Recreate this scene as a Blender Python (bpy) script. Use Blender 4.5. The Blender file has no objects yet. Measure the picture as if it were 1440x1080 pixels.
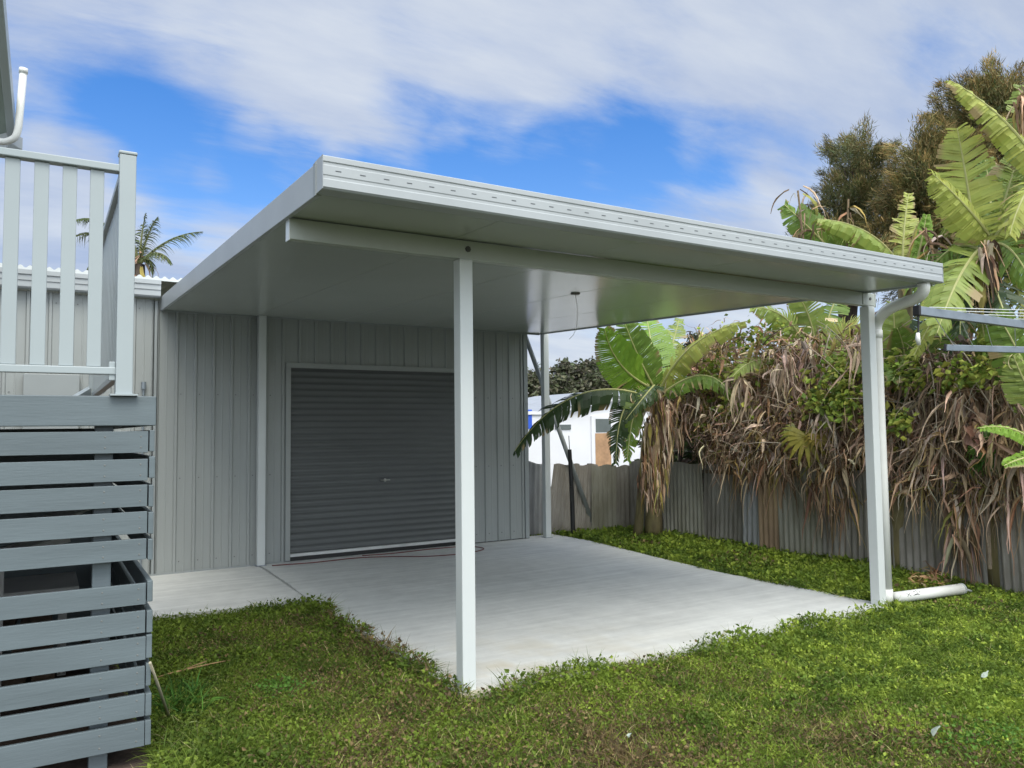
import bpy, math, random
import numpy as np
from mathutils import Vector, Matrix
rnd = random.Random(7); rg = np.random.default_rng(11)
S = bpy.context.scene
COL = S.collection
# ------------------------------------------------------------------ camera
F, PITCH, ROLL, YAW = 1092.77, 0.059, -0.0118, 0.5424
CAM = np.array([-2.2077, -4.2358, 1.55])
fwd = np.array([math.sin(YAW)*math.cos(PITCH), math.cos(YAW)*math.cos(PITCH), math.sin(PITCH)])
_r = np.array([math.cos(YAW), -math.sin(YAW), 0.]); _u = np.cross(_r, fwd)
RT = _r*math.cos(ROLL)+_u*math.sin(ROLL); UP = -_r*math.sin(ROLL)+_u*math.cos(ROLL)
def ray(px, py): return fwd + RT*(px-720)/F + UP*(540-py)/F
def dep(px, py, D): return CAM + D*ray(px, py)
def at(px, py, ax, v):
    d = ray(px, py); i = 'xyz'.index(ax); return CAM + d*((v-CAM[i])/d[i])
cd = bpy.data.cameras.new('camera'); cam = bpy.data.objects.new('camera', cd); COL.objects.link(cam)
cd.sensor_width = 36; cd.lens = 36*F/1440; cd.clip_end = 2000; cd.clip_start = .05
M4 = Matrix(((RT[0], UP[0], -fwd[0], CAM[0]), (RT[1], UP[1], -fwd[1], CAM[1]), (RT[2], UP[2], -fwd[2], CAM[2]), (0, 0, 0, 1)))
cam.matrix_world = M4; S.camera = cam

# ------------------------------------------------------------------ materials
def new_mat(name):
    m = bpy.data.materials.new(name); m.use_nodes = True
    nt = m.node_tree; b = nt.nodes['Principled BSDF']; return m, nt, b
def nd(nt, t, **k):
    n = nt.nodes.new(t)
    for a, v in k.items():
        if a in n.inputs: n.inputs[a].default_value = v
        else: setattr(n, a, v)
    return n
def mat(name, base, rough=.5, var=.12, scale=3., bump=0., bscale=60., col2=None, spec=.5, metal=0., attr=False, transl=0., stretch=None, coat=0., lo=.35, hi=.7):
    m, nt, b = new_mat(name); L = nt.links.new
    tc = nd(nt, 'ShaderNodeTexCoord'); mp = nd(nt, 'ShaderNodeMapping'); L(tc.outputs['Object'], mp.inputs[0])
    if stretch: mp.inputs['Scale'].default_value = stretch
    ns = nd(nt, 'ShaderNodeTexNoise', Scale=scale, Detail=6., Roughness=.6); L(mp.outputs[0], ns.inputs['Vector'])
    cr = nd(nt, 'ShaderNodeMapRange'); cr.inputs['From Min'].default_value = lo; cr.inputs['From Max'].default_value = hi
    L(ns.outputs['Fac'], cr.inputs['Value'])
    mx = nd(nt, 'ShaderNodeMix', data_type='RGBA')
    L(cr.outputs[0], mx.inputs['Factor'])
    c2 = col2 or tuple(c*(1-var) for c in base); c1 = base if col2 else tuple(min(1, c*(1+var)) for c in base)
    mx.inputs[6].default_value = (*c1, 1); mx.inputs[7].default_value = (*c2, 1)
    out = mx.outputs[2]
    if attr:
        at_ = nd(nt, 'ShaderNodeAttribute', attribute_name='Col')
        mm = nd(nt, 'ShaderNodeMix', data_type='RGBA', blend_type='MULTIPLY'); mm.inputs['Factor'].default_value = 1
        L(out, mm.inputs[6]); L(at_.outputs['Color'], mm.inputs[7]); out = mm.outputs[2]
    L(out, b.inputs['Base Color'])
    b.inputs['Roughness'].default_value = rough; b.inputs['Metallic'].default_value = metal
    b.inputs['Specular IOR Level'].default_value = spec; b.inputs['Coat Weight'].default_value = coat
    if bump:
        n2 = nd(nt, 'ShaderNodeTexNoise', Scale=bscale, Detail=5.); L(mp.outputs[0], n2.inputs['Vector'])
        bp = nd(nt, 'ShaderNodeBump', Strength=bump, Distance=.01); L(n2.outputs['Fac'], bp.inputs['Height']); L(bp.outputs[0], b.inputs['Normal'])
    if transl:
        tr = nd(nt, 'ShaderNodeBsdfTranslucent'); L(out, tr.inputs['Color'])
        ms = nd(nt, 'ShaderNodeMixShader'); ms.inputs[0].default_value = transl
        L(b.outputs[0], ms.inputs[1]); L(tr.outputs[0], ms.inputs[2]); L(ms.outputs[0], nt.nodes['Material Output'].inputs['Surface'])
    return m
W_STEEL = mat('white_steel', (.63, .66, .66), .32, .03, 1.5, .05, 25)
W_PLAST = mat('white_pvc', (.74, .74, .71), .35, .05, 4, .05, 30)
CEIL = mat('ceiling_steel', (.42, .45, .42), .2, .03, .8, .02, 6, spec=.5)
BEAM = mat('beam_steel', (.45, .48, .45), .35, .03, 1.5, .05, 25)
GUTTER = mat('gutter_steel', (.385, .41, .425), .42, .06, 2., .05, 20)
CLAD = mat('shed_cladding', (.33, .35, .345), .45, .06, 1.2, .06, 14, stretch=(1, 1, .25))
CLADTRIM = mat('shed_trim', (.31, .335, .34), .45, .05, 1.5)
DOORM = mat('door_steel', (.105, .113, .114), .38, .10, 1.3, .05, 20, stretch=(.5, 1, 2))
SLOT = mat('slot_shade', (.10, .11, .12), .8, .1)
SCREW = mat('screw_head', (.16, .165, .16), .5, .1)
DARK = mat('dark_gap', (.012, .013, .014), .8, .1)
ROOFM = mat('zinc_roof', (.62, .65, .70), .35, .08, 2.)
DECK = mat('deck_paint', (.125, .155, .17), .5, .14, 3., .10, 40, stretch=(.3, 1, 3))
TIMB = mat('raw_timber', (.12, .085, .06), .8, .3, 8, .3, 40)
SOIL = mat('soil', (.055, .038, .03), .95, .5, 9, .9, 30, col2=(.10, .07, .055))
CHROME = mat('handle_metal', (.6, .6, .58), .3, .05, metal=.8)
BLACKP = mat('black_plastic', (.012, .012, .013), .45, .2)
GALV = mat('galvanised', (.28, .32, .36), .42, .2, 5, .1, 30, metal=.5)
WIREM = mat('clothes_wire', (.55, .57, .58), .5, .1)
REDC = mat('red_cable', (.16, .035, .03), .5, .1)
TWIG = mat('twig', (.30, .19, .09), .8, .3, 20)
STICK = mat('stick', (.42, .38, .28), .7, .2, 12)
GRASSM = mat('grass_blade', (1, 1, 1), .6, .12, 2.5, attr=True, transl=.3, spec=.25)
LEAFM = mat('banana_leaf', (1, 1, 1), .42, .10, 5, attr=True, transl=.32, spec=.4)
FOLM = mat('foliage', (1, 1, 1), .6, .12, 4, attr=True, transl=.2, spec=.3)
DEADM = mat('dead_leaf', (1, 1, 1), .85, .25, 14, attr=True, transl=.08, spec=.15)
BARK = mat('banana_stem', (.26, .22, .10), .75, .3, 6, .6, 22, col2=(.10, .07, .045), stretch=(1, 1, .3))
TRUNK = mat('tree_bark', (.06, .045, .035), .9, .4, 5, .6, 20)
NBW = mat('neighbour_wall', (.78, .78, .82), .6, .04, 1.)
NBROOF = mat('neighbour_roof', (.35, .36, .38), .5, .1)
BLUE = mat('blue_tarp', (.03, .10, .55), .45, .2, 3)
ORB = mat('door_board', (.42, .25, .14), .7, .2, 6)
GLASS = mat('grey_window', (.12, .14, .14), .15, .1)

def concrete():
    m, nt, b = new_mat('concrete'); L = nt.links.new
    tc = nd(nt, 'ShaderNodeTexCoord')
    n1 = nd(nt, 'ShaderNodeTexNoise', Scale=.55, Detail=5., Roughness=.55); n2 = nd(nt, 'ShaderNodeTexNoise', Scale=5., Detail=8., Roughness=.7)
    n3 = nd(nt, 'ShaderNodeTexNoise', Scale=150., Detail=3.); mp = nd(nt, 'ShaderNodeMapping'); mp.inputs['Scale'].default_value = (.35, 5, 1)
    n4 = nd(nt, 'ShaderNodeTexNoise', Scale=2.2, Detail=6.)
    for n in (n1, n2, n3): L(tc.outputs['Object'], n.inputs['Vector'])
    L(tc.outputs['Object'], mp.inputs[0]); L(mp.outputs[0], n4.inputs['Vector'])
    a = nd(nt, 'ShaderNodeMath', operation='ADD'); L(n1.outputs['Fac'], a.inputs[0]); L(n2.outputs['Fac'], a.inputs[1])
    a2 = nd(nt, 'ShaderNodeMath', operation='ADD'); L(a.outputs[0], a2.inputs[0]); L(n4.outputs['Fac'], a2.inputs[1])
    cr = nd(nt, 'ShaderNodeValToRGB'); mr = nd(nt, 'ShaderNodeMapRange'); mr.inputs['From Min'].default_value = 1.1; mr.inputs['From Max'].default_value = 1.9
    L(a2.outputs[0], mr.inputs['Value']); L(mr.outputs[0], cr.inputs[0])
    e = cr.color_ramp.elements; e[0].color = (.49, .495, .485, 1); e[1].color = (.71, .715, .695, 1)
    # tan stains with their own shape near the front edge
    sp = nd(nt, 'ShaderNodeSeparateXYZ'); L(tc.outputs['Object'], sp.inputs[0])
    y = nd(nt, 'ShaderNodeMapRange'); y.inputs['From Min'].default_value = 1.3; y.inputs['From Max'].default_value = -.1; L(sp.outputs['Y'], y.inputs['Value'])
    x = nd(nt, 'ShaderNodeMapRange'); x.inputs['From Min'].default_value = 2.2; x.inputs['From Max'].default_value = .3; L(sp.outputs['X'], x.inputs['Value'])
    n5 = nd(nt, 'ShaderNodeTexNoise', Scale=2.6, Detail=5.); L(tc.outputs['Object'], n5.inputs['Vector'])
    s = nd(nt, 'ShaderNodeMapRange'); s.inputs['From Min'].default_value = .42; s.inputs['From Max'].default_value = .62; L(n5.outputs['Fac'], s.inputs['Value'])
    m1 = nd(nt, 'ShaderNodeMath', operation='MULTIPLY'); L(y.outputs[0], m1.inputs[0]); L(x.outputs[0], m1.inputs[1])
    m2 = nd(nt, 'ShaderNodeMath', operation='MULTIPLY'); L(m1.outputs[0], m2.inputs[0]); L(s.outputs[0], m2.inputs[1])
    m3 = nd(nt, 'ShaderNodeMath', operation='MULTIPLY'); L(m2.outputs[0], m3.inputs[0]); m3.inputs[1].default_value = .95
    mx = nd(nt, 'ShaderNodeMix', data_type='RGBA'); L(m3.outputs[0], mx.inputs['Factor']); L(cr.outputs[0], mx.inputs[6]); mx.inputs[7].default_value = (.45, .40, .30, 1)
    L(mx.outputs[2], b.inputs['Base Color']); ns = nd(nt, 'ShaderNodeTexNoise', Scale=38., Detail=4., Roughness=.7); L(tc.outputs['Object'], ns.inputs['Vector'])
    sm = nd(nt, 'ShaderNodeMapRange'); sm.inputs['From Min'].default_value = .66; sm.inputs['From Max'].default_value = .76; sm.inputs['To Max'].default_value = .45; L(ns.outputs['Fac'], sm.inputs['Value'])
    m9 = nd(nt, 'ShaderNodeMix', data_type='RGBA'); L(sm.outputs[0], m9.inputs['Factor']); L(mx.outputs[2], m9.inputs[6]); m9.inputs[7].default_value = (.24, .22, .19, 1); L(m9.outputs[2], b.inputs['Base Color'])
    b.inputs['Roughness'].default_value = .75; b.inputs['Specular IOR Level'].default_value = .3
    bp = nd(nt, 'ShaderNodeBump', Strength=.25, Distance=.004); L(n3.outputs['Fac'], bp.inputs['Height']); L(bp.outputs[0], b.inputs['Normal'])
    return m
CONC = concrete()

# ------------------------------------------------------------------ object helpers
def desc(o, label=None, cat=None, group=None, kind=None):
    if label: o['label'] = label
    if cat: o['category'] = cat
    if group: o['group'] = group
    if kind: o['kind'] = kind
    return o
def thing(name, loc, label, cat, group=None):
    o = bpy.data.objects.new(name, None); o.location = Vector([float(c) for c in loc]); o.empty_display_size = .2; COL.objects.link(o)
    return desc(o, label, cat, group)
def origin(o):
    v = Vector((0, 0, 0))
    while o is not None: v += o.location; o = o.parent
    return v
class MB:
    def __init__(s): s.v = []; s.f = []; s.n = 0; s.c = []; s.mi = []; s.hascol = False
    def add(s, V, Fs, col=None, mi=0):
        V = np.asarray(V, float); s.v.append(V)
        if isinstance(Fs, np.ndarray): s.f.extend((Fs+s.n).tolist())
        else: s.f.extend([[i+s.n for i in f] for f in Fs])
        s.mi.extend([mi]*len(Fs))
        c = np.ones((len(V), 3)) if col is None else np.broadcast_to(np.asarray(col, float), (len(V), 3))
        if col is not None: s.hascol = True
        s.c.append(c); s.n += len(V); return s
    def box(s, lo, hi, col=None, mi=0):
        (a, b, c), (d, e, f) = lo, hi
        V = [(a, b, c), (d, b, c), (d, e, c), (a, e, c), (a, b, f), (d, b, f), (d, e, f), (a, e, f)]
        return s.add(V, [(0, 3, 2, 1), (4, 5, 6, 7), (0, 1, 5, 4), (1, 2, 6, 5), (2, 3, 7, 6), (3, 0, 4, 7)], col, mi)
    def bar(s, p, q, w, h, up=(0, 0, 1), col=None, mi=0):
        p = np.array(p, float); q = np.array(q, float); d = q-p; d /= np.linalg.norm(d)
        side = np.cross(d, up); side /= np.linalg.norm(side); u = np.cross(side, d)
        V = [P+side*a*w/2+u*b*h/2 for P in (p, q) for a, b in ((-1, -1), (1, -1), (1, 1), (-1, 1))]
        return s.add(V, [(0, 1, 2, 3), (7, 6, 5, 4), (0, 4, 5, 1), (1, 5, 6, 2), (2, 6, 7, 3), (3, 7, 4, 0)], col, mi)
    def tube(s, pts, r, n=12, cap=True, col=None, mi=0):
        pts = np.array(pts, float); K = len(pts)
        r = np.broadcast_to(np.asarray(r, float), (K,))
        T = np.gradient(pts, axis=0); T /= np.linalg.norm(T, axis=1)[:, None]
        ref = np.array([0, 0, 1.]) if abs(T[0][2]) < .9 else np.array([1., 0, 0])
        V = []
        a = np.cross(T[0], ref); a /= np.linalg.norm(a)
        for k in range(K):
            a = a - T[k]*(a@T[k]); a /= np.linalg.norm(a); b = np.cross(T[k], a)
            for i in range(n):
                t = 2*math.pi*i/n; V.append(pts[k]+r[k]*(a*math.cos(t)+b*math.sin(t)))
        Fs = [(k*n+i, k*n+(i+1) % n, (k+1)*n+(i+1) % n, (k+1)*n+i) for k in range(K-1) for i in range(n)]
        if cap: Fs += [tuple(range(n))[::-1], tuple((K-1)*n+i for i in range(n))]
        return s.add(V, Fs, col, mi)
    def build(s, name, m, parent=None, smooth=False, bevel=0., label=None):
        V = np.concatenate(s.v) if s.v else np.zeros((0, 3))
        o0 = np.array(origin(parent)) if parent is not None else np.zeros(3)
        me = bpy.data.meshes.new(name)
        me.from_pydata((V-o0).tolist(), [], s.f)
        mats = m if isinstance(m, (list, tuple)) else [m]
        for x in mats: me.materials.append(x)
        if len(mats) > 1: me.polygons.foreach_set('material_index', s.mi)
        if s.hascol:
            ca = me.color_attributes.new('Col', 'FLOAT_COLOR', 'POINT')
            C = np.ones((len(V), 4), 'f'); C[:, :3] = np.concatenate(s.c); ca.data.foreach_set('color', C.ravel())
        if smooth: me.polygons.foreach_set('use_smooth', [True]*len(me.polygons))
        me.update()
        o = bpy.data.objects.new(name, me); COL.objects.link(o)
        if parent is not None: o.parent = parent
        if bevel:
            b = o.modifiers.new('bevel', 'BEVEL'); b.width = bevel; b.segments = 2; b.limit_method = 'ANGLE'; b.angle_limit = math.radians(40)
        if smooth and bevel == 0 and smooth == 'auto': pass
        if label: o['label'] = label
        return o
def bez(p0, p1, p2, n):
    t = np.linspace(0, 1, n)[:, None]; p0, p1, p2 = map(np.asarray, (p0, p1, p2))
    return (1-t)**2*p0+2*t*(1-t)*p1+t*t*p2
def arcpts(pts, rad, n=6):          # polyline with rounded corners
    pts = [np.array(p, float) for p in pts]; out = [pts[0]]
    for a, b, c in zip(pts, pts[1:], pts[2:]):
        u = (a-b)/np.linalg.norm(a-b); v = (c-b)/np.linalg.norm(c-b)
        out += list(bez(b+u*rad, b, b+v*rad, n))
    return out+[pts[-1]]
def unit(a): return a/np.maximum(np.linalg.norm(a, axis=-1, keepdims=True), 1e-9)

def ribbons(P, D, Ln, Wd, K=6, grav=.25, noise=.25, fold=.25, col=(1, 1, 1), taper=.15, roll=None, cross=3):
    """N bent, folded strips (dead leaf pieces, blades, needles)"""
    P = np.asarray(P, float); N = len(P); d = unit(np.asarray(D, float)); Ln = np.broadcast_to(Ln, (N,)); Wd = np.broadcast_to(Wd, (N,))
    grav = np.broadcast_to(grav, (N,))
    seg = (Ln/K)[:, None]; pos = P.copy(); pts = [pos.copy()]; dirs = [d.copy()]
    for k in range(K):
        d = unit(d+np.array([0, 0, -1.])*grav[:, None]+rg.normal(0, noise, (N, 3)))
        pos = pos+d*seg; pts.append(pos.copy()); dirs.append(d.copy())
    s0 = rg.normal(0, 1, (N, 3)) if roll is None else np.asarray(roll, float)
    V = np.zeros((N, K+1, cross, 3))
    for k in range(K+1):
        s0 = unit(s0-(s0*dirs[k]).sum(1, keepdims=True)*dirs[k]+(rg.normal(0, noise*.8, (N, 3)) if cross == 3 else 0))
        t = k/K; w = (Wd*(.45+.55*math.sin(math.pi*min(1, t*1.3+.12)))*(1-(1-taper)*max(0, t-.55)/.45))[:, None]/2
        up = np.cross(dirs[k], s0)
        if cross == 3:
            V[:, k, 0] = pts[k]-s0*w; V[:, k, 1] = pts[k]+up*w*fold*2; V[:, k, 2] = pts[k]+s0*w
        else:
            V[:, k, 0] = pts[k]-s0*w; V[:, k, 1] = pts[k]+s0*w
    M = (K+1)*cross
    base = np.array([[k*cross+j, k*cross+j+1, (k+1)*cross+j+1, (k+1)*cross+j] for k in range(K) for j in range(cross-1)])
    Fs = (base[None]+(np.arange(N)*M)[:, None, None]).reshape(-1, 4)
    col = np.asarray(col, float)
    C = np.broadcast_to(col.reshape(-1, 1, 3) if col.ndim == 2 else col, (N, M, 3)).reshape(-1, 3)
    return V.reshape(-1, 3), Fs, C
def leafcloud(P, size, col, droop=.3, aspect=.5, nrm=None):
    """N small folded leaves"""
    N = len(P); size = np.broadcast_to(size, (N,))[:, None]
    a = rg.normal(0, 1, (N, 3)); a[:, 2] = a[:, 2]*.6-droop; a = unit(a)
    b = rg.normal(0, 1, (N, 3)) if nrm is None else nrm+rg.normal(0, .5, (N, 3)); b = unit(np.cross(a, b)); c = np.cross(a, b)
    w = size*aspect/2
    V = np.stack([P, P+a*size*.45-b*w+c*w*.35, P+a*size*.5, P+a*size*.45+b*w+c*w*.35, P+a*size], 1)
    base = np.array([[0, 1, 2, 2], [0, 2, 3, 3], [1, 4, 2, 2], [2, 4, 3, 3]])[:, :3]
    Fs = (base[None]+(np.arange(N)*5)[:, None, None]).reshape(-1, 3)
    return V.reshape(-1, 3), Fs, np.repeat(np.asarray(col, float), 5, 0) if np.ndim(col) == 2 else np.tile(col, (N*5, 1))
def palette(N, cols, w=None, jit=.18):
    cols = np.array(cols, float); i = rg.choice(len(cols), N, p=w)
    return cols[i]*rg.uniform(1-jit*1.6, 1+jit*1.6, (N, 1))*rg.uniform(1-jit*.5, 1+jit*.5, (N, 3))
def ellips(N, c, r, shell=.35):
    d = unit(rg.normal(0, 1, (N, 3))); k = shell+(1-shell)*rg.random((N, 1))**.5
    return np.array(c)+d*k*np.array(r)

# ------------------------------------------------------------------ ground, slab
def inpoly(x, y, poly):
    r = np.zeros(len(x), bool); n = len(poly)
    for i in range(n):
        x0, y0 = poly[i]; x1, y1 = poly[(i+1) % n]
        if y0 == y1: continue
        c = ((y0 > y) != (y1 > y)) & (x < (x1-x0)*(y-y0)/(y1-y0)+x0); r ^= c
    return r
g = MB(); n = 60
xs = np.concatenate([[-900, -200, -60], np.linspace(-12, 16, n), [60, 200, 900]]); ys = np.concatenate([[-900, -200, -40], np.linspace(-8, 20, n), [60, 200, 900]])
GX, GY = np.meshgrid(xs, ys); nn = len(xs)
GZ = -.045+.008*np.sin(GX*2.1+GY)*np.sin(GY*1.7-.5*GX)
Fg = [(j*nn+i, j*nn+i+1, (j+1)*nn+i+1, (j+1)*nn+i) for j in range(nn-1) for i in range(nn-1)]
g.add(np.stack([GX, GY, GZ], -1).reshape(-1, 3), Fg)
LAWN = mat('lawn_soil', (.045, .062, .018), .95, .4, 3.5, .9, 40, col2=(.06, .048, .03))
desc(g.build('lawn', LAWN, smooth=True), 'green lawn ground around the carport slab', 'lawn', kind='structure')
SLAB = [(-.06, -.10), (2.1, -.13), (4.09, -.13), (4.08, .9), (4.04, 1.9), (4.2, 3.4), (4.34, 4.6), (4.30, 5.45), (-.02, 5.45), (.0, 4.9), (-.05, 3.02)]
PATH = [(-6, 3.08), (-1.4, 3.12), (-.065, 3.03), (-.022, 4.9), (-.03, 5.45), (-6, 5.45)]
def slab(poly, z, name, label, cat):
    P = []
    for i in range(len(poly)):
        a = np.array(poly[i]); b = np.array(poly[(i+1) % len(poly)]); k = max(1, int(np.linalg.norm(b-a)/.25))
        for j in range(k):
            q = a+(b-a)*j/k; P.append((q[0]+rnd.uniform(-.008, .008)*(name == 'concrete_slab' and q[1] < 5), q[1]+rnd.uniform(-.008, .008), z))
    n = len(P); V = P+[(x, y, z-.12) for x, y, _ in P]
    m = MB().add(V, [tuple(range(n))]+[(i+n, (i+1) % n+n, (i+1) % n, i) for i in range(n)])
    return desc(m.build(name, CONC), label, cat, kind='structure')
slab(SLAB, 0, 'concrete_slab', 'pale grey concrete slab under the carport roof', 'slab')
slab(PATH, -.006, 'path', 'pale concrete path along the shed wall left of the slab', 'path')

# ------------------------------------------------------------------ shed
WY = 5.26
shed = thing('shed', (1.3, WY, 0), 'grey ribbed steel shed with dark roller door behind the carport', 'shed')
def ribwall(x0, x1, z0, z1, y, pitch=.2, ph=0.):
    """sheet with flat pans and narrow raised ribs, facing -Y"""
    prof = []; k0 = math.floor((x0-ph)/pitch)-1
    x = ph+k0*pitch
    while x < x1+pitch:
        prof += [(x-.022, 0), (x-.012, -.022), (x+.012, -.022), (x+.022, 0), (x+pitch*.5-.01, 0), (x+pitch*.5-.005, -.003), (x+pitch*.5+.005, -.003), (x+pitch*.5+.01, 0)]; x += pitch
    prof = [(a, b) for a, b in prof if x0 <= a <= x1]; prof = [(x0, 0)]+prof+[(x1, 0)]
    V = [(a, y+b, z) for z in (z0, z1) for a, b in prof]; n = len(prof)
    m = MB().add(V, [(i, i+1, n+i+1, n+i) for i in range(n-1)])
    k = math.ceil((x0-ph)/pitch)
    while ph+k*pitch < x1-.03:
        for zz_ in (.12, 1.05, 2.0, 2.95):
            if z0 < zz_ < z1: c = ph+k*pitch+.05; m.box((c-.006, y-.006, zz_-.006), (c+.006, y+.002, zz_+.006), mi=1)
        k += 1
    return m
m = ribwall(-1.13, .30, -.015, 3.06, WY, ph=-.93); m.build('wall', [CLAD, SCREW], shed)
ribwall(.30, 2.84, 2.38, 3.06, WY, ph=-.93).build('wall', [CLAD, SCREW], shed)
ribwall(2.84, 3.72, .012, 3.06, WY, ph=-.93).build('wall', [CLAD, SCREW], shed)
ribwall(-7, -1.17, -.02, 3.06, WY-.004, ph=-.97).build('wall', [CLAD, SCREW], shed, label='lighter unroofed stretch of the shed wall behind the deck')
MB().box((-7, WY+.03, -.05), (3.69, WY+.06, 3.05)).build('back_lining', DARK, shed)
# side wall and back
sw = MB(); prof = []
yy = WY+.02; k = 0
while yy < 12: prof += [(0, yy), (.02, yy+.02), (.02, yy+.05), (0, yy+.07)]; yy += .2
V = [(3.72+a, b, z) for z in (-.05, 3.2) for a, b in prof]; n = len(prof)
sw.add(V, [(i, i+1, n+i+1, n+i) for i in range(n-1)]); sw.build('side_wall', CLAD, shed)
MB().box((-1.165, WY-.028, -.02), (-1.135, WY+.02, 3.05)).build('corner_trim', CLADTRIM, shed, bevel=.003)
MB().box((3.70, WY-.028, .004), (3.765, WY+.03, 3.2)).build('corner_trim', CLADTRIM, shed, bevel=.003)
fr = MB(); fr.box((.30, WY-.03, .01), (.36, WY+.06, 2.34)); fr.box((2.78, WY-.03, .01), (2.84, WY+.06, 2.34)); fr.box((.30, WY-.03, 2.342), (2.84, WY+.06, 2.40))
fr.build('door_frame', CLAD, shed, bevel=.003)
d = MB(); zz = .09; pr = []
while zz < 2.36:
    for k in range(8):
        t_ = k/8; pr.append((zz+t_*.078, -.011*math.sin(2*math.pi*t_)*(1 if t_ < .5 else .35)))
    zz += .078
V = [(x, WY+.02+b, a) for x in (.345, 2.795) for a, b in pr]; n = len(pr)
d.add(V, [(i, n+i, n+i+1, i+1) for i in range(n-1)])
door = d.build('roller_door', DOORM, shed, smooth=True)
r = MB(); r.box((.365, WY-.012, .052), (2.775, WY+.03, .088)); r.build('bottom_rail', mat('rail_alloy', (.62, .63, .63), .35), door, bevel=.003)
r = MB(); r.box((.365, WY-.006, .006), (2.775, WY+.02, .05)); r.build('rubber_seal', BLACKP, door)
h = MB(); h.tube([(1.52, WY-.012, .925), (1.52, WY-.03, .925), (1.64, WY-.03, .925), (1.64, WY-.012, .925)], .007, 8); h.tube([(1.58, WY, .925), (1.58, WY-.02, .925)], .018, 12)
h.build('handle', CHROME, door)
# base flashing: cement fillet / weather strip line
b = MB(); b.box((-7, WY-.026, -.03), (.30, WY+.0, .012)); b.build('base_strip', CLADTRIM, shed)
# shed roof
rf = MB(); n_ = 900; xs_ = np.linspace(-7.2, 3.85, n_); V = []
for y_, z_ in ((WY-.16, 3.285), (12.2, 3.95)):
    for x_ in xs_: V.append((x_, y_, z_+.011*math.sin(2*math.pi*x_/.085)))
rf.add(V, [(i, i+1, n_+i+1, n_+i) for i in range(n_-1)]); rf.build('roof', ROOFM, shed, smooth=True)
rf = MB(); rf.add([(x, WY-.164, z+(.014*math.sin(2*math.pi*x/.085) if z > 3.27 else 0)) for z in (3.25, 3.288) for x in xs_], [(i, i+1, n_+i+1, n_+i) for i in range(n_-1)]); rf.build('eave_flashing', W_STEEL, shed)
def extrude_x(prof, x0, x1, closed=True):
    n = len(prof); V = [(x, a, b) for x in (x0, x1) for a, b in prof]
    Fs = [(i, n+i, n+(i+1) % n, (i+1) % n) for i in range(n if closed else n-1)]
    if closed: Fs += [tuple(range(n)), tuple(range(n, 2*n))[::-1]]
    return V, Fs
gp = [(WY-.02, 3.07), (WY-.13, 3.07), (WY-.145, 3.085), (WY-.145, 3.14), (WY-.155, 3.15), (WY-.155, 3.20), (WY-.17, 3.21), (WY-.17, 3.255), (WY-.16, 3.26), (WY-.15, 3.255), (WY-.15, 3.2), (WY-.02, 3.2)]
gu = MB().add(*extrude_x(gp, -7.1, -1.12)); gu.build('gutter', GUTTER, shed)
# meter box and small pipe on the shed wall
mb_ = MB(); q0 = at(32, 560, 'y', WY-.1); q1 = at(112, 527, 'y', WY-.1)
mb_.box((q0[0], WY-.12, .9), (q1[0], WY-.022, q1[2])); mb_.build('meter_box', CLADTRIM, shed, bevel=.006)
pp = MB(); q = at(177, 548, 'y', WY-.05); q = at(202, 546, 'y', WY-.05)
pp.tube([(q[0], WY-.045, -.02), (q[0], WY-.045, q[2])], .012, 8); pp.tube([(q[0], WY-.045, q[2]-.01), (q[0], WY-.045, q[2]+.07)], .026, 10)
pp.build('vent_pipe', GALV, shed)

# ------------------------------------------------------------------ carport
cp = thing('carport', (2, 2.3, 0), 'white steel skillion carport with insulated flat roof on four posts over the slab', 'carport')
XL, XR, YF, YB = -1.105, 4.006, -.7046, 5.225
ZF, ZB = 2.70, 2.948
def zu(y): return ZF+(ZB-ZF)*(y-YF)/(YB-YF)          # underside height
TH = .15
for (px, py, nm) in ((0, 0, 0), (4.035, 0, 0), (0, 5.19, 1), (4.035, 5.19, 1)):
    hz = 2.604 if nm == 0 else zu(5.19)-.003
    p = MB(); w = .045; c = .006
    p.box((px-w, py-w, -.004), (px+w, py+w, hz)); po = p.build('post', W_STEEL, cp, bevel=.006)
    bp = MB(); bp.box((px-.06, py-.06, .0), (px+.06, py+.06, .008)) if nm else None
    if nm: bp.build('base_plate', GALV, po)
# beam: hollow section on top of the front posts, with bolt heads
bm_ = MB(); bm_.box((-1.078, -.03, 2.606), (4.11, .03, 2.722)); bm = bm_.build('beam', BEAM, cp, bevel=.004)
for a_ in (-1.083, 4.11): MB().box((a_, -.035, 2.600), (a_+.004, .035, 2.724)).build('end_cap', W_STEEL, bm)
BOLT = mat('bolt_zinc', (.12, .12, .12), .5, metal=.6)
for x, z in ((0.02, 2.67), (4.03, 2.67)):
    MB().tube([(x, -.029, z), (x, -.034, z), (x, -.0341, z), (x, -.042, z)], [.02, .02, .013, .013], 8).build('bolt', BOLT, bm)
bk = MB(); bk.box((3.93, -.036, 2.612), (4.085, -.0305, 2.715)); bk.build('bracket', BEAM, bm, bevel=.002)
br = MB(); br.box((-1.06, 5.15, zu(5.15)-.10), (4.08, 5.18, zu(5.15)-.004)); 
# roof panels (underside with fine panel joints)
PX = np.linspace(XL+.03, XR-.03, 6)
rp = MB(); dz = .0012
ya = YF+.14
for i in range(5):
    a, b = PX[i]+.0015, PX[i+1]-.0015
    V = []
    for (y, z) in ((ya, zu(ya)), (YB, zu(YB))):
        V += [(a, y, z+dz), (a+.004, y, z), (b-.004, y, z), (b, y, z+dz), (b, y, z+.11), (a, y, z+.11)]
    rp.add(V, [(j, (j+1) % 6, 6+(j+1) % 6, 6+j) for j in range(6)]+[tuple(range(6))[::-1], tuple(range(6, 12))])
rp.build('roof_panel', CEIL, cp)
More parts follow.
